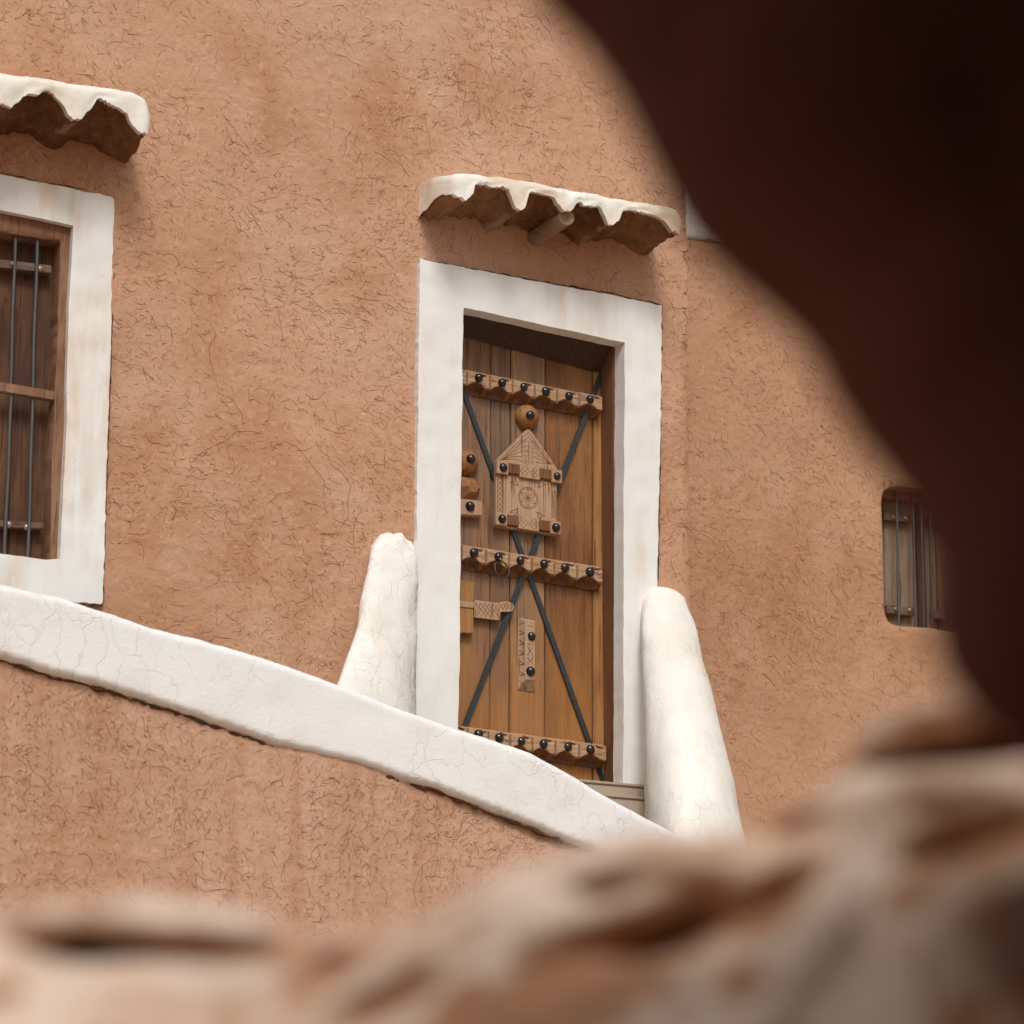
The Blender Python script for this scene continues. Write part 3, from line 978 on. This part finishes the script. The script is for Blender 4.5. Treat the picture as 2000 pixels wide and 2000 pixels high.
for (yl, yr, hh, xe) in ((506, 518, 21, 101), (1015, 1022, 18, 86)):
    s = (yr - yl) / 101
    q = quad((-300, yl - 300 * s), (xe, yl + xe * s), (xe - .5, yl + xe * s + hh - 5), (-300, yl - 300 * s + hh), YSH - .045)
    prism('shutter_rail', q, YSH - .045, YSH + .002, W_RAIL, win, 0.003)
for q in ((25, 516), (78, 525.6), (-28, 508), (-84, 500)): stud(q[0], q[1], YSH - .0455, win, NAIL)
for q in ((17, 1025), (52, 1030), (-24, 1020), (-76, 1014)): stud(q[0], q[1], YSH - .0455, win, NAIL)
prism('crosspiece', quad((-280, 700), (116, 767), (116, 786), (-280, 720), YF + .02), YF + .006, YF + .034, W_WFRAME, win, 0.004)
YI = YF + 0.022
for a, b in (((31, 440), (20, 760)), ((74, 445), (63, 770)), ((-14, 430), (-25, 755)), ((-60, 420), (-71, 745)), ((22, 770), (8, 1100)), ((64, 775), (54, 1100)), ((-22, 760), (-36, 1100)), ((-66, 750), (-80, 1090))):
    p, q = P(*a, YI), P(*b, YI)
    bm = bmesh.new()
    pts = [(p[0] + (q[0] - p[0]) * t + .0015 * math.sin(9 * t + a[0]), YI + .002 * math.sin(7 * t + a[0]), p[1] + (q[1] - p[1]) * t) for t in np.linspace(0, 1, 9)]
    tube(bm, pts, 0.0072, 8)
    frombm('iron_bar', bm, I_BAR, win, True, 60)


# ------------------------------------------------------------------ plaster hoods on palm logs
def interp(pts, X):
    p = sorted(pts)
    return np.interp(X, [a for a, _ in p], [b for _, b in p])


def hood(label, top_px, bot_px, x_left_px, logs_px, seed, left_end=True):
    D = 0.32
    YH = YW - D
    top, bot = PL(top_px, YH), PL(bot_px, YH)
    x0, x1 = top[0][0], top[-1][0]
    n = int((x1 - x0) / 0.009) + 1
    X = np.linspace(x0, x1, n)
    ZT_ = interp(top, X) + 0.004 * vn(X * 9, X * 0, seed)
    ZB = interp(bot, X)
    ZB = ZB + 0.009 * fbm(X * 34, X * 0 + 3, seed + 1, 3) + 0.006 * vn(X * 120, X * 0, seed + 2)
    ZB = np.minimum(ZB, ZT_ - 0.058 - 0.007 * vn(X * 60, X * 0, seed + 8))
    # rounded ends: the section shrinks towards them
    e = 0.05
    endr = np.clip((x1 - X) / e, 0, 1)
    endl = np.clip((X - x0) / e, 0, 1) if left_end else np.ones(n)
    nose = 0.05 * (1 - np.sqrt(np.clip(1 - (1 - np.minimum(endr, endl)) ** 2, 0, 1)))
    rise = 0.05
    verts, faces = [], []
    K = 12
    for i in range(n):
        yf = YH + nose[i]
        zt, zb_ = ZT_[i], ZB[i]
        r = min(0.035, (zt - zb_) * 0.7)
        prof = [(YW + .03, zt + rise), (YW - .10, zt + rise * .8), (YW - .2, zt + rise * .35), (yf + r * 1.2, zt + .002), (yf + r * .35, zt - r * .25), (yf, zt - r)]
        for k in range(1, 5):
            t = k / 4
            prof.append((yf + .003 * math.sin(X[i] * 40 + k) , (zt - r) + (zb_ - zt + r) * t))
        prof.append((yf + .030, zb_ + .004))
        prof.append((yf + .045, zb_ + .035))
        for k, (y, z) in enumerate(prof):
            j = 0.004 * float(fbm(X[i] * 13, z * 14 + y * 12, seed + 5, 3))
            verts.append((X[i], y - j, z + (j if 0 < k < 9 else 0)))
    KK = len(prof)
    for i in range(n - 1):
        for k in range(KK - 1):
            a = i * KK + k
            faces.append((a, a + 1, a + KK + 1, a + KK))
    # the ends are closed with plaster back to the wall
    for side, i in ((0, 0), (1, n - 1)):
        ring = [i * KK + k for k in range(KK)]
        zb_ = verts[ring[8]][2]
        low = [len(verts) + q for q in range(8)]
        ex = -0.006 if side == 0 else 0.004
        for q in range(1, 9):
            f = q / 8
            verts.append((X[i] + ex, YH + .06 + (D - .03) * f, zb_ + .012 - .05 * f + .012 * float(vn(q * 1.7, seed, 4))))
        loop = ring[:10] + low
        faces.append(tuple(loop if side else loop[::-1]))
    ob = mk('hood', verts, faces, M_HOODW, house, True, 55)
    tag(ob, label)
    # raw mud vaults between the logs
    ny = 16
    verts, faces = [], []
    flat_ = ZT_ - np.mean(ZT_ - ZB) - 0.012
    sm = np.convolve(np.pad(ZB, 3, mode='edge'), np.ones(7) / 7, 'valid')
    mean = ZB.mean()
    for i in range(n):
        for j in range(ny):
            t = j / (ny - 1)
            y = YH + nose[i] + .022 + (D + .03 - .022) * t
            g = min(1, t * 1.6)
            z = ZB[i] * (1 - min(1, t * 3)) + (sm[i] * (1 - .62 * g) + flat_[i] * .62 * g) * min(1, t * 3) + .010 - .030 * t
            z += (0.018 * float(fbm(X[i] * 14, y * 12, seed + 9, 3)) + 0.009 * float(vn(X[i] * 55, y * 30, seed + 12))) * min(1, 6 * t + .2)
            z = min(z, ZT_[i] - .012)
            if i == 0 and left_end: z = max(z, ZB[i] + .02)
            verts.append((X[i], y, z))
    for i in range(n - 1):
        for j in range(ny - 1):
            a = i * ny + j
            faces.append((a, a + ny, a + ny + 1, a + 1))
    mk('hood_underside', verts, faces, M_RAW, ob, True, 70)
    for px, py, rad, tilt in logs_px:
        x, z = P(px, py, YH + .03)
        bm = bmesh.new()
        tube(bm, [(x + random.uniform(-.006, .006), YH + .035, z + .004), (x, YH + .15, z + .002), (x + tilt, YW + .05, z - .008)], rad, 12, True)
        frombm('log', bm, W_LOG, ob, True, 60)
    return ob


HT = [(886, 334), (940, 335.5), (1000, 344), (1100, 364), (1200, 384), (1290, 397), (1322, 404), (1338, 424)]
HB = [(886, 378), (900, 384), (910, 387), (923, 382), (927, 362), (932, 355), (966, 357), (990, 366), (998, 384), (1004, 401), (1016, 412), (1026, 408), (1032, 381), (1038, 370), (1059, 373), (1080, 382), (1090, 400), (1103, 412), (1121, 409), (1125, 398), (1131, 394), (1146, 401), (1174, 406), (1184, 424), (1190, 440), (1203, 436), (1212, 424), (1217, 408), (1246, 413), (1283, 420), (1303, 436), (1312, 452), (1327, 455), (1338, 440)]
hood('ragged white plaster hood over the door with broken scalloped edge', HT, HB, 815, [(1014, 398, .034, .0), (1108, 424, .042, .0), (1194, 424, .03, .01), (914, 376, .03, .0)], 50)
LT = [(-420, 50), (-300, 75), (-150, 105), (0, 135), (78, 145), (155, 161), (220, 168.6), (262, 178), (286, 190), (301, 215)]
LB = [(-420, 160), (-380, 110), (-330, 112), (-300, 180), (-270, 185), (-240, 120), (-190, 125), (-150, 200), (-120, 205), (-90, 160), (-40, 165), (-16, 214), (0, 206), (21, 206), (39, 196), (56, 183), (78, 180), (103, 184), (120, 196), (130, 219), (144, 234), (162, 236), (172, 221), (190, 196), (215, 202), (246, 218), (260, 244), (275, 260), (288, 262), (301, 248)]
hood('thick white plaster hood with two deep arches above the tall barred window', LT, LB, -420, [(150, 218, .034, .0), (-10, 196, .032, .0), (-136, 190, .032, 0), (-286, 165, .032, 0)], 80)

# ------------------------------------------------------------------ wing set back at the right
YV2 = 10.9
wing = empty('mud_house', (5.5, YV2, 0.0), 'plain brown mud wing set back right of the door, with a small recessed window', 'house')


def wing_disp(X, Z):
    return 0.016 * fbm(X * 1.3, Z * 1.3, 75, 2) + 0.005 * vn(X * 4.6, Z * 4.6, 79)


whole = [(1723, 985), (1724, 968), (1729, 957), (1738, 950), (1752, 947), (1990, 975), (2010, 990), (2015, 1250), (2000, 1256), (1808, 1226), (1752, 1221), (1742, 1217), (1734, 1204), (1730, 1180), (1726, 1066)]
wh = sdf_poly(PL(whole, YV2))
whr = ragged(wh, 0.003, 10, 14)
XA, XB = XC - 0.12, 12.0


def wing_sdf(X, Z):
    s = np.maximum(np.maximum(XA - X, X - XB), np.maximum(-0.3 - Z, Z - 8.3))
    return np.maximum(s, -whr(X, Z))


slab('wall', wing_sdf, (XA - .05, XB + .05, -.35, 8.35), 0.03, lambda u, v, q: (u, YV2 - q, v), 0.9, M_MUDWING, wing, wing_disp, 0.014)
strokes('straw', (XA, P(2050, 1000, YV2)[0], 2.4, 7.4, wing_sdf), 21000, wing_disp, lambda u, v, q: (u, YV2 - q, v), wing, 61, length=(0.028, 0.065), mixw=(0.06, 0.46, 0.43, 0.05))
q = PL([(1330, 330), (1720, 392), (1720, 520), (1395, 468.5), (1330, 463)], YV2 - .02)
qs = ragged(sdf_poly(q), .003, 14, 15)
slab('plaster_band', qs, (min(p[0] for p in q) - .03, max(p[0] for p in q) + .03, min(p[1] for p in q) - .03, max(p[1] for p in q) + .03), 0.016, lambda u, v, q: (u, YV2 - .022 - q, v), 0.03, M_WHITE, wing, surround_disp, 0.01)
YQ = YV2 + 0.13
wwin = prism('window', quad((1700, 972), (2030, 1012), (2030, 935), (1700, 930), YQ + .02)[::-1], YQ - .02, YQ + .10, W_WFRAME, wing, 0.004)
xs = [1690, 1722, 1752, 1786, 1803, 1825, 1880, 1940, 2030]
pmat = [W_PALE, W_PALE, W_PALE, W_SHUT2, W_PALE, W_WFRAME, W_PALE, W_PALE]
for i in range(len(xs) - 1):
    a, b = xs[i] + .7, xs[i + 1] - .7
    prism('shutter_plank', [P(a, 940, YQ + .05), P(b, 940, YQ + .05), P(b + 9, 1262, YQ + .05), P(a + 9, 1262, YQ + .05)], YQ + .045 + random.uniform(0, .008), YQ + .08, pmat[i], wwin, 0.003)
prism('shutter_back', quad((1680, 930), (2040, 930), (2040, 1280), (1680, 1280), YQ + .09), YQ + .082, YQ + .1, W_DARK, wwin)
for (ya, yb) in ((1000, 1015), (1181, 1197)):
    d = 0 if ya < 1100 else 8
    for xa, xb in ((1727 + d * .6, 1782 + d * .5), (1816 + d, 1842 + d), (1850 + d, 1990)):
        s = 0.10
        prism('shutter_rail', quad((xa, ya + (xa - 1725) * s), (xb, ya + (xb - 1725) * s), (xb, yb + (xb - 1725) * s), (xa, yb + (xa - 1725) * s), YQ + .012), YQ + .012, YQ + .047, W_RAIL, wwin, 0.002)
for q in ((1745, 1010.5), (1768, 1012.5), (1749, 1190), (1776, 1192)): stud(*q, YQ + .0115, wwin, NAIL)
for a, b in ((1751, 1756), (1783, 1788), (1799, 1805), (1816, 1821), (1850, 1857), (1890, 1898)):
    p, q = P(a, 960, YQ - .03), P(b, 1240, YQ - .03)
    bm = bmesh.new()
    tube(bm, [(p[0] + (q[0] - p[0]) * t + .0015 * math.sin(9 * t + a), YQ - .03, p[1] + (q[1] - p[1]) * t) for t in np.linspace(0, 1, 8)], 0.0075, 8)
    frombm('iron_bar', bm, I_BAR, wwin, True, 60)

# ------------------------------------------------------------------ parapets flanking the doorway
def parapet(name, sections, base, label, seed, rough_top=0.004):
    """sections: (y, x centre, half width, top z); a rounded ridge that falls away from the wall"""
    NA = 34
    secs = np.array(sections, float)
    t = np.linspace(0, len(secs) - 1, 60)
    ys, xc, hw_, zt = (np.interp(t, range(len(secs)), secs[:, k]) for k in range(4))
    ker = np.ones(5) / 5
    xc, hw_, zt = (np.convolve(np.pad(v, 2, mode='edge'), ker, 'valid') for v in (xc, hw_, zt))
    verts, faces = [], []
    for i in range(60):
        rz = hw_[i] * (0.62 + 2.7 * min(1, i / 26))
        for k in range(NA):
            s = k / (NA - 1)
            if s < 0.2:
                x, z = -1.0, base + (zt[i] - rz - base) * (s / 0.2)
            elif s > 0.8:
                x, z = 1.0, base + (zt[i] - rz - base) * ((1 - s) / 0.2)
            else:
                a = math.pi * (1 - (s - 0.2) / 0.6)
                ca, sa = math.cos(a), math.sin(a)
                x, z = math.copysign(abs(ca) ** 0.9, ca), zt[i] - rz + rz * sa ** 0.9
            X = xc[i] + x * hw_[i]
            nz = 0.007 * float(fbm(X * 6 + ys[i] * 4, z * 6, seed, 4)) + rough_top * float(fbm(X * 20 + ys[i] * 9, z * 20, seed + 5, 2)) * max(0.0, 1 - i / 30)
            verts.append((X + nz * x, ys[i] - nz, z + nz))
    for i in range(59):
        for k in range(NA - 1):
            a = i * NA + k
            faces.append((a, a + 1, a + NA + 1, a + NA))
    faces.append(tuple(range(59 * NA, 60 * NA)))
    o = mk(name, verts, faces, M_PARA, None, True, 70)
    return tag(o, label, 'parapet')


def sec(y, pxl, pxr, pyt):                 # left and right limits and crown of the section, seen at distance y
    a, b = P(pxl, pyt, y)[0], P(pxr, pyt, y)[0]
    return (y, (a + b) / 2, (b - a) / 2, P((pxl + pxr) / 2, pyt, y)[1])


base_z = P(1200, 1900, 9.0)[1]
parapet('parapet', [sec(9.72, 724, 806, 1037), sec(9.64, 722, 813, 1039), sec(9.60, 708, 813, 1075), sec(9.55, 688, 811, 1150), sec(9.48, 650, 806, 1240), sec(9.42, 602, 801, 1330), sec(9.36, 562, 797, 1425), sec(9.32, 540, 795, 1500)], base_z,
        'shorter rounded white parapet rising left of the doorway, with a broken plaster edge', 90, 0.010)
parapet('parapet', [sec(9.72, 1250, 1340, 1147), sec(9.62, 1252, 1350, 1151), sec(9.55, 1254, 1380, 1205), sec(9.44, 1260, 1420, 1300), sec(9.33, 1266, 1449, 1390), sec(9.20, 1272, 1471, 1490), sec(9.10, 1276, 1479, 1560), sec(9.06, 1278, 1480, 1640), sec(9.04, 1278, 1480, 1720)], base_z,
        'long rounded white parapet sloping down right of the doorway', 95)

# ------------------------------------------------------------------ stone steps below the door
steps = empty('stone_steps', (3.4, 9.5, 0.0), 'grey stone steps below the wooden door between the white parapets', 'steps')
XS0, XS1 = P(800, 1540, 9.6)[0], P(1251, 1540, 9.64)[0] + .03
zs = [P(1200, 1528, 9.62)[1], P(1200, 1552, 9.56)[1], P(1200, 1594, 9.49)[1]]
yy = [9.62, 9.56, 9.49]
for k in range(3):
    z1 = zs[k]
    prism('step', [(XS0, z1 - .014), (XS1, z1 - .014), (XS1, z1), (XS0, z1)], yy[k] - .007, 9.9, M_STONE, steps, 0.004)
    prism('riser', [(XS0, 0), (XS1, 0), (XS1, z1 - .0145), (XS0, z1 - .0145)], yy[k], yy[k] + .2, M_STONE, steps, 0.004)

# ------------------------------------------------------------------ stair wall with its white coping
YT = 8.75
ctop = [(-700, 1010), (-300, 1080), (0, 1143), (127, 1172), (199, 1196), (290, 1227), (399, 1254), (507, 1285), (649, 1335), (780, 1386), (890, 1424), (1034, 1471), (1128, 1523), (1179, 1554), (1255, 1596), (1294, 1616), (1420, 1690), (1560, 1780)]
cbot = [(1560, 1900), (1300, 1745), (1142, 1657), (1070, 1632), (997, 1601), (914, 1569), (852, 1543), (780, 1523), (700, 1495), (543, 1459), (435, 1422), (344, 1390), (272, 1368), (181, 1339), (91, 1317), (0, 1288), (-300, 1225), (-700, 1150)]
stair = empty('stair_wall', (2.5, YT, 0.0), 'curving mud stair wall with a broad white coping running below the door', 'wall')
cp = PL(ctop + cbot, YT)
cs = sdf_poly(cp)
csr = ragged(cs, 0.002, 16, 18)


def cope_disp(X, Z):
    return 0.016 + 0.005 * fbm(X * 2, Z * 2, 44, 2) + 0.002 * vn(X * 12, Z * 12, 45)


slab('coping', csr, (min(p[0] for p in cp) - .03, max(p[0] for p in cp) + .03, min(p[1] for p in cp) - .03, max(p[1] for p in cp) + .03), 0.014, lambda u, v, q: (u, YT - .018 - q, v), 0.36, M_COPE, stair, cope_disp, 0.028)
low = PL([(a, b - 45) for a, b in cbot], YT)
lowp = [(low[0][0], -0.3)] + low + [(low[-1][0], -0.3)]
ls = sdf_poly(lowp)


def low_disp(X, Z):
    return 0.014 * fbm(X * 1.2, Z * 1.0, 55, 2) + 0.005 * vn(X * 4.3, Z * 2.3, 59)


slab('wall', ls, (low[-1][0] - .03, low[0][0] + .03, -.33, max(p[1] for p in low) + .03), 0.03, lambda u, v, q: (u, YT - q, v), 0.3, M_MUDLOW, stair, low_disp, 0.0)
low2 = PL([(a, b + 6) for a, b in cbot], YT)
l2 = sdf_poly([(low2[0][0], -0.3)] + low2 + [(low2[-1][0], -0.3)])
strokes('straw', (P(-60, 1500, YT)[0], P(1250, 1500, YT)[0], P(500, 1880, YT)[1], P(0, 1280, YT)[1], l2), 7000, low_disp, lambda u, v, q: (u, YT - q, v), stair, 71, length=(0.020, 0.055), mixw=(0.10, 0.34, 0.49, 0.07), vert=0.5, kinky=0.32)
strokes('crack', (P(-60, 1500, YT)[0], P(1250, 1500, YT)[0], P(500, 1880, YT)[1], P(0, 1280, YT)[1], l2), 130, low_disp, lambda u, v, q: (u, YT - q, v), stair, 441, length=(0.09, 0.2), width=(0.001, 0.0023), mixw=(0.5, 0.4, 0.1, 0.0), vert=0.6, kinky=0.5)
# the shadow gap under the coping, painted in as a ragged dark mud lip
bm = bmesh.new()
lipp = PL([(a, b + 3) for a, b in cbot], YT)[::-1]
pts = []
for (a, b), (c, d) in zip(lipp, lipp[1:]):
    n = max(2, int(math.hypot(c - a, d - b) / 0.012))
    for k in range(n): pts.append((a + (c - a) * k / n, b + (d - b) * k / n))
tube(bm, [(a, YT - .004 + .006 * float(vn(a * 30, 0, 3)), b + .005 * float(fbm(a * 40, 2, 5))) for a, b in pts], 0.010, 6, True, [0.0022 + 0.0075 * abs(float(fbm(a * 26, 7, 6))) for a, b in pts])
frombm('shaded_lip', bm, M_EDGE, stair, True, 80)


# ------------------------------------------------------------------ the ruin that the picture is taken from
def place(u, v, dist):
    q = EYE + RIGHT * u + FLAT * dist
    return (q.x, q.y, v)


DN = 1.05
ruin = empty('mud_ruin', tuple(EYE + FLAT * DN - Vector((0, 0, 1.6))), 'dark shaded broken opening of a mud room framing the view close by', 'ruin')
hole = [(1083, 0), (1180, 95), (1245, 205), (1300, 320), (1345, 410), (1400, 490), (1475, 550), (1560, 622), (1625, 700), (1655, 780), (1720, 872), (1785, 945), (1838, 1030), (1856, 1120), (1848, 1200), (1852, 1262), (1880, 1315), (1925, 1382), (1985, 1432), (2100, 1480), (2400, 1560), (2800, 1800), (2700, 2700), (500, 3000), (-3600, 2700), (-4200, 500), (-3600, -2200), (-1200, -2900), (300, -2300), (800, -900), (980, -200)]
hs_ = sdf_poly(FL(hole, DN))


def ruin_sdf(X, Z):
    s = np.maximum(np.abs(X) - 1.5, np.maximum(-0.1 - Z, Z - 2.255))
    return np.maximum(s, -(hs_(X, Z) + 0.008))


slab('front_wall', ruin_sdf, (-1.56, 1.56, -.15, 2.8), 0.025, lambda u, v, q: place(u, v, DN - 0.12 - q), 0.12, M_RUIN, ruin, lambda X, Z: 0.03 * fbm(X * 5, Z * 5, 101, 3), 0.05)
def shade_box(name, u0, u1, d0, d1, z0, z1):
    bm = bmesh.new()
    vs = [bm.verts.new(place(u, z, d)) for z in (z0, z1) for (u, d) in ((u0, d0), (u1, d0), (u1, d1), (u0, d1))]
    for f in ((0, 1, 2, 3), (4, 5, 6, 7), (0, 1, 5, 4), (1, 2, 6, 5), (2, 3, 7, 6), (3, 0, 4, 7)): bm.faces.new([vs[k] for k in f])
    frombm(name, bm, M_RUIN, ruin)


shade_box('shade_roof', 0.04, 1.7, -2.2, DN - .02, 2.20, 2.27)  # unseen roof and walls, added to keep sky light off the front wall
shade_box('shade_back_wall', -0.6, 1.7, -2.4, -2.201, -.1, 2.27)
shade_box('shade_side_wall', 1.5, 1.7, -2.2, DN - .02, -.1, 2.199)

# ------------------------------------------------------------------ rubble heap just outside it
DL = 1.54
ledge_top = [(-5200, 1900), (-3800, 1690), (-2600, 1850), (-1500, 1720), (-900, 1775), (-200, 1770), (0, 1762), (150, 1752), (320, 1748), (450, 1762), (560, 1800), (640, 1812), (740, 1805), (820, 1775), (900, 1735), (1000, 1692), (1100, 1655), (1180, 1634), (1260, 1624), (1350, 1627), (1430, 1622), (1500, 1602), (1560, 1575), (1600, 1550), (1640, 1500), (1685, 1430), (1745, 1375), (1820, 1352), (1950, 1345), (2300, 1330), (2900, 1310)]
lt = FL(ledge_top, DL)
PITS = [(185, 1858, 95, 30, 0, .10), (340, 1864, 220, 30, -2, .07), (500, 1850, 120, 18, 8, .02), (640, 1900, 115, 34, 30, .06), (1050, 1985, 250, 85, 18, .06), (1315, 1835, 110, 48, 26, .13), (1150, 1880, 170, 55, 15, .05),
        (1500, 1780, 130, 40, 40, .085), (1560, 1612, 75, 28, 15, .07), (1860, 1478, 200, 38, 4, .13), (1850, 1700, 190, 48, 14, .08), (1980, 1905, 190, 85, 32, .13), (1170, 1748, 65, 24, 10, .04), (760, 1965, 110, 36, 28, .03), (60, 1960, 120, 30, 0, .02), (1740, 1950, 70, 110, -30, .03), (1690, 1810, 60, 40, 30, .03), (1400, 1960, 60, 40, 30, .02), (900, 1830, 80, 22, 30, .02)]
LUMPS = [(200, 1790, 260, 40, 0, .02), (820, 1880, 260, 45, 32, .03), (1290, 1690, 170, 45, 3, .03), (1520, 1890, 280, 60, 50, .05), (1740, 1585, 220, 40, 5, .03), (1860, 1390, 200, 30, 3, .035), (1850, 1790, 150, 40, 20, .02), (250, 1950, 300, 50, 4, .02)]


def ledge_depth(px, py, u, z, ztop):
    d = np.clip(ztop - z, 0, 1.2)
    dist = DL - 1.35 * np.minimum(d, 0.16) - 0.12 * np.clip(d - 0.16, 0, 2)
    gap = 0 * dist
    for lst, sg in ((PITS, 1), (LUMPS, -1)):
        for cx, cy, rx, ry, ang, amp in lst:
            c, s = math.cos(R(ang)), math.sin(R(ang))
            a = ((px - cx) * c - (py - cy) * s) / rx
            b = ((px - cx) * s + (py - cy) * c) / ry
            g = 0.6 * np.exp(-(a * a + b * b) ** 1.15) if sg > 0 else np.exp(-(a * a + b * b))
            dist = dist + sg * amp * g
            gap = np.maximum(gap, g) if sg > 0 else gap - 0.35 * g
    dist = dist + 0.006 * fbm(u * 22, z * 30, 121, 3)
    return dist, gap


nu, nv = 240, 120
us = np.concatenate([np.linspace(F(-5200, 1800, DL)[0], F(-720, 1800, DL)[0], 40), np.linspace(F(-700, 1800, DL)[0], F(2700, 1800, DL)[0], nu - 40)])
zt_l = interp(lt, us) + 0.003 * fbm(us * 40, us * 0, 131, 2)
verts, faces = [], []
tt = np.concatenate([np.linspace(0, 0.14, 90), np.linspace(0.145, 1.3, 30)])
gaps = []
for i in range(nu):
    zc = zt_l[i] - tt
    # the same point of the heap in the units of the features above
    f0 = F(1000, 1800, DL)
    k1 = (F(1000, 1801, DL)[1] - f0[1])
    k2 = (F(1001, 1800, DL)[0] - f0[0])
    pxs = 1000 + (us[i] - f0[0]) / k2 + 0 * zc
    pys = 1800 + (zc - f0[1]) / k1
    dd, gp = ledge_depth(pxs, pys, us[i] + 0 * zc, zc, zt_l[i])
    rr = np.clip(1 - tt / 0.02, 0, 1)
    dd = dd + 0.02 * rr * rr
    gaps.append(gp)
    for k in range(nv): verts.append(place(us[i], zc[k], dd[k]))
for i in range(nu - 1):
    for k in range(nv - 1):
        a = i * nv + k
        faces.append((a, a + 1, a + nv + 1, a + nv))
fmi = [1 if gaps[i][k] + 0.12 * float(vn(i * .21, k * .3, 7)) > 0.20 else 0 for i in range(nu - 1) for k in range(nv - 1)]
b0 = len(verts)                            # the far side of the heap
for i in range(nu):
    verts.append(place(us[i], zt_l[i] - .03, DL + .12))
    verts.append(place(us[i], 0.0, DL + .5))
for i in range(nu - 1):
    faces.append((i * nv, (i + 1) * nv, b0 + 2 * (i + 1), b0 + 2 * i))
    faces.append((b0 + 2 * i, b0 + 2 * i + 2, b0 + 2 * i + 3, b0 + 2 * i + 1))
fmi += [0] * (len(faces) - len(fmi))
tag(mk('rubble_heap', verts, faces, [M_LEDGE, M_PIT], None, True, 80, fmi), 'pale weathered rubble ledge blurred across the bottom of the view', 'rubble')
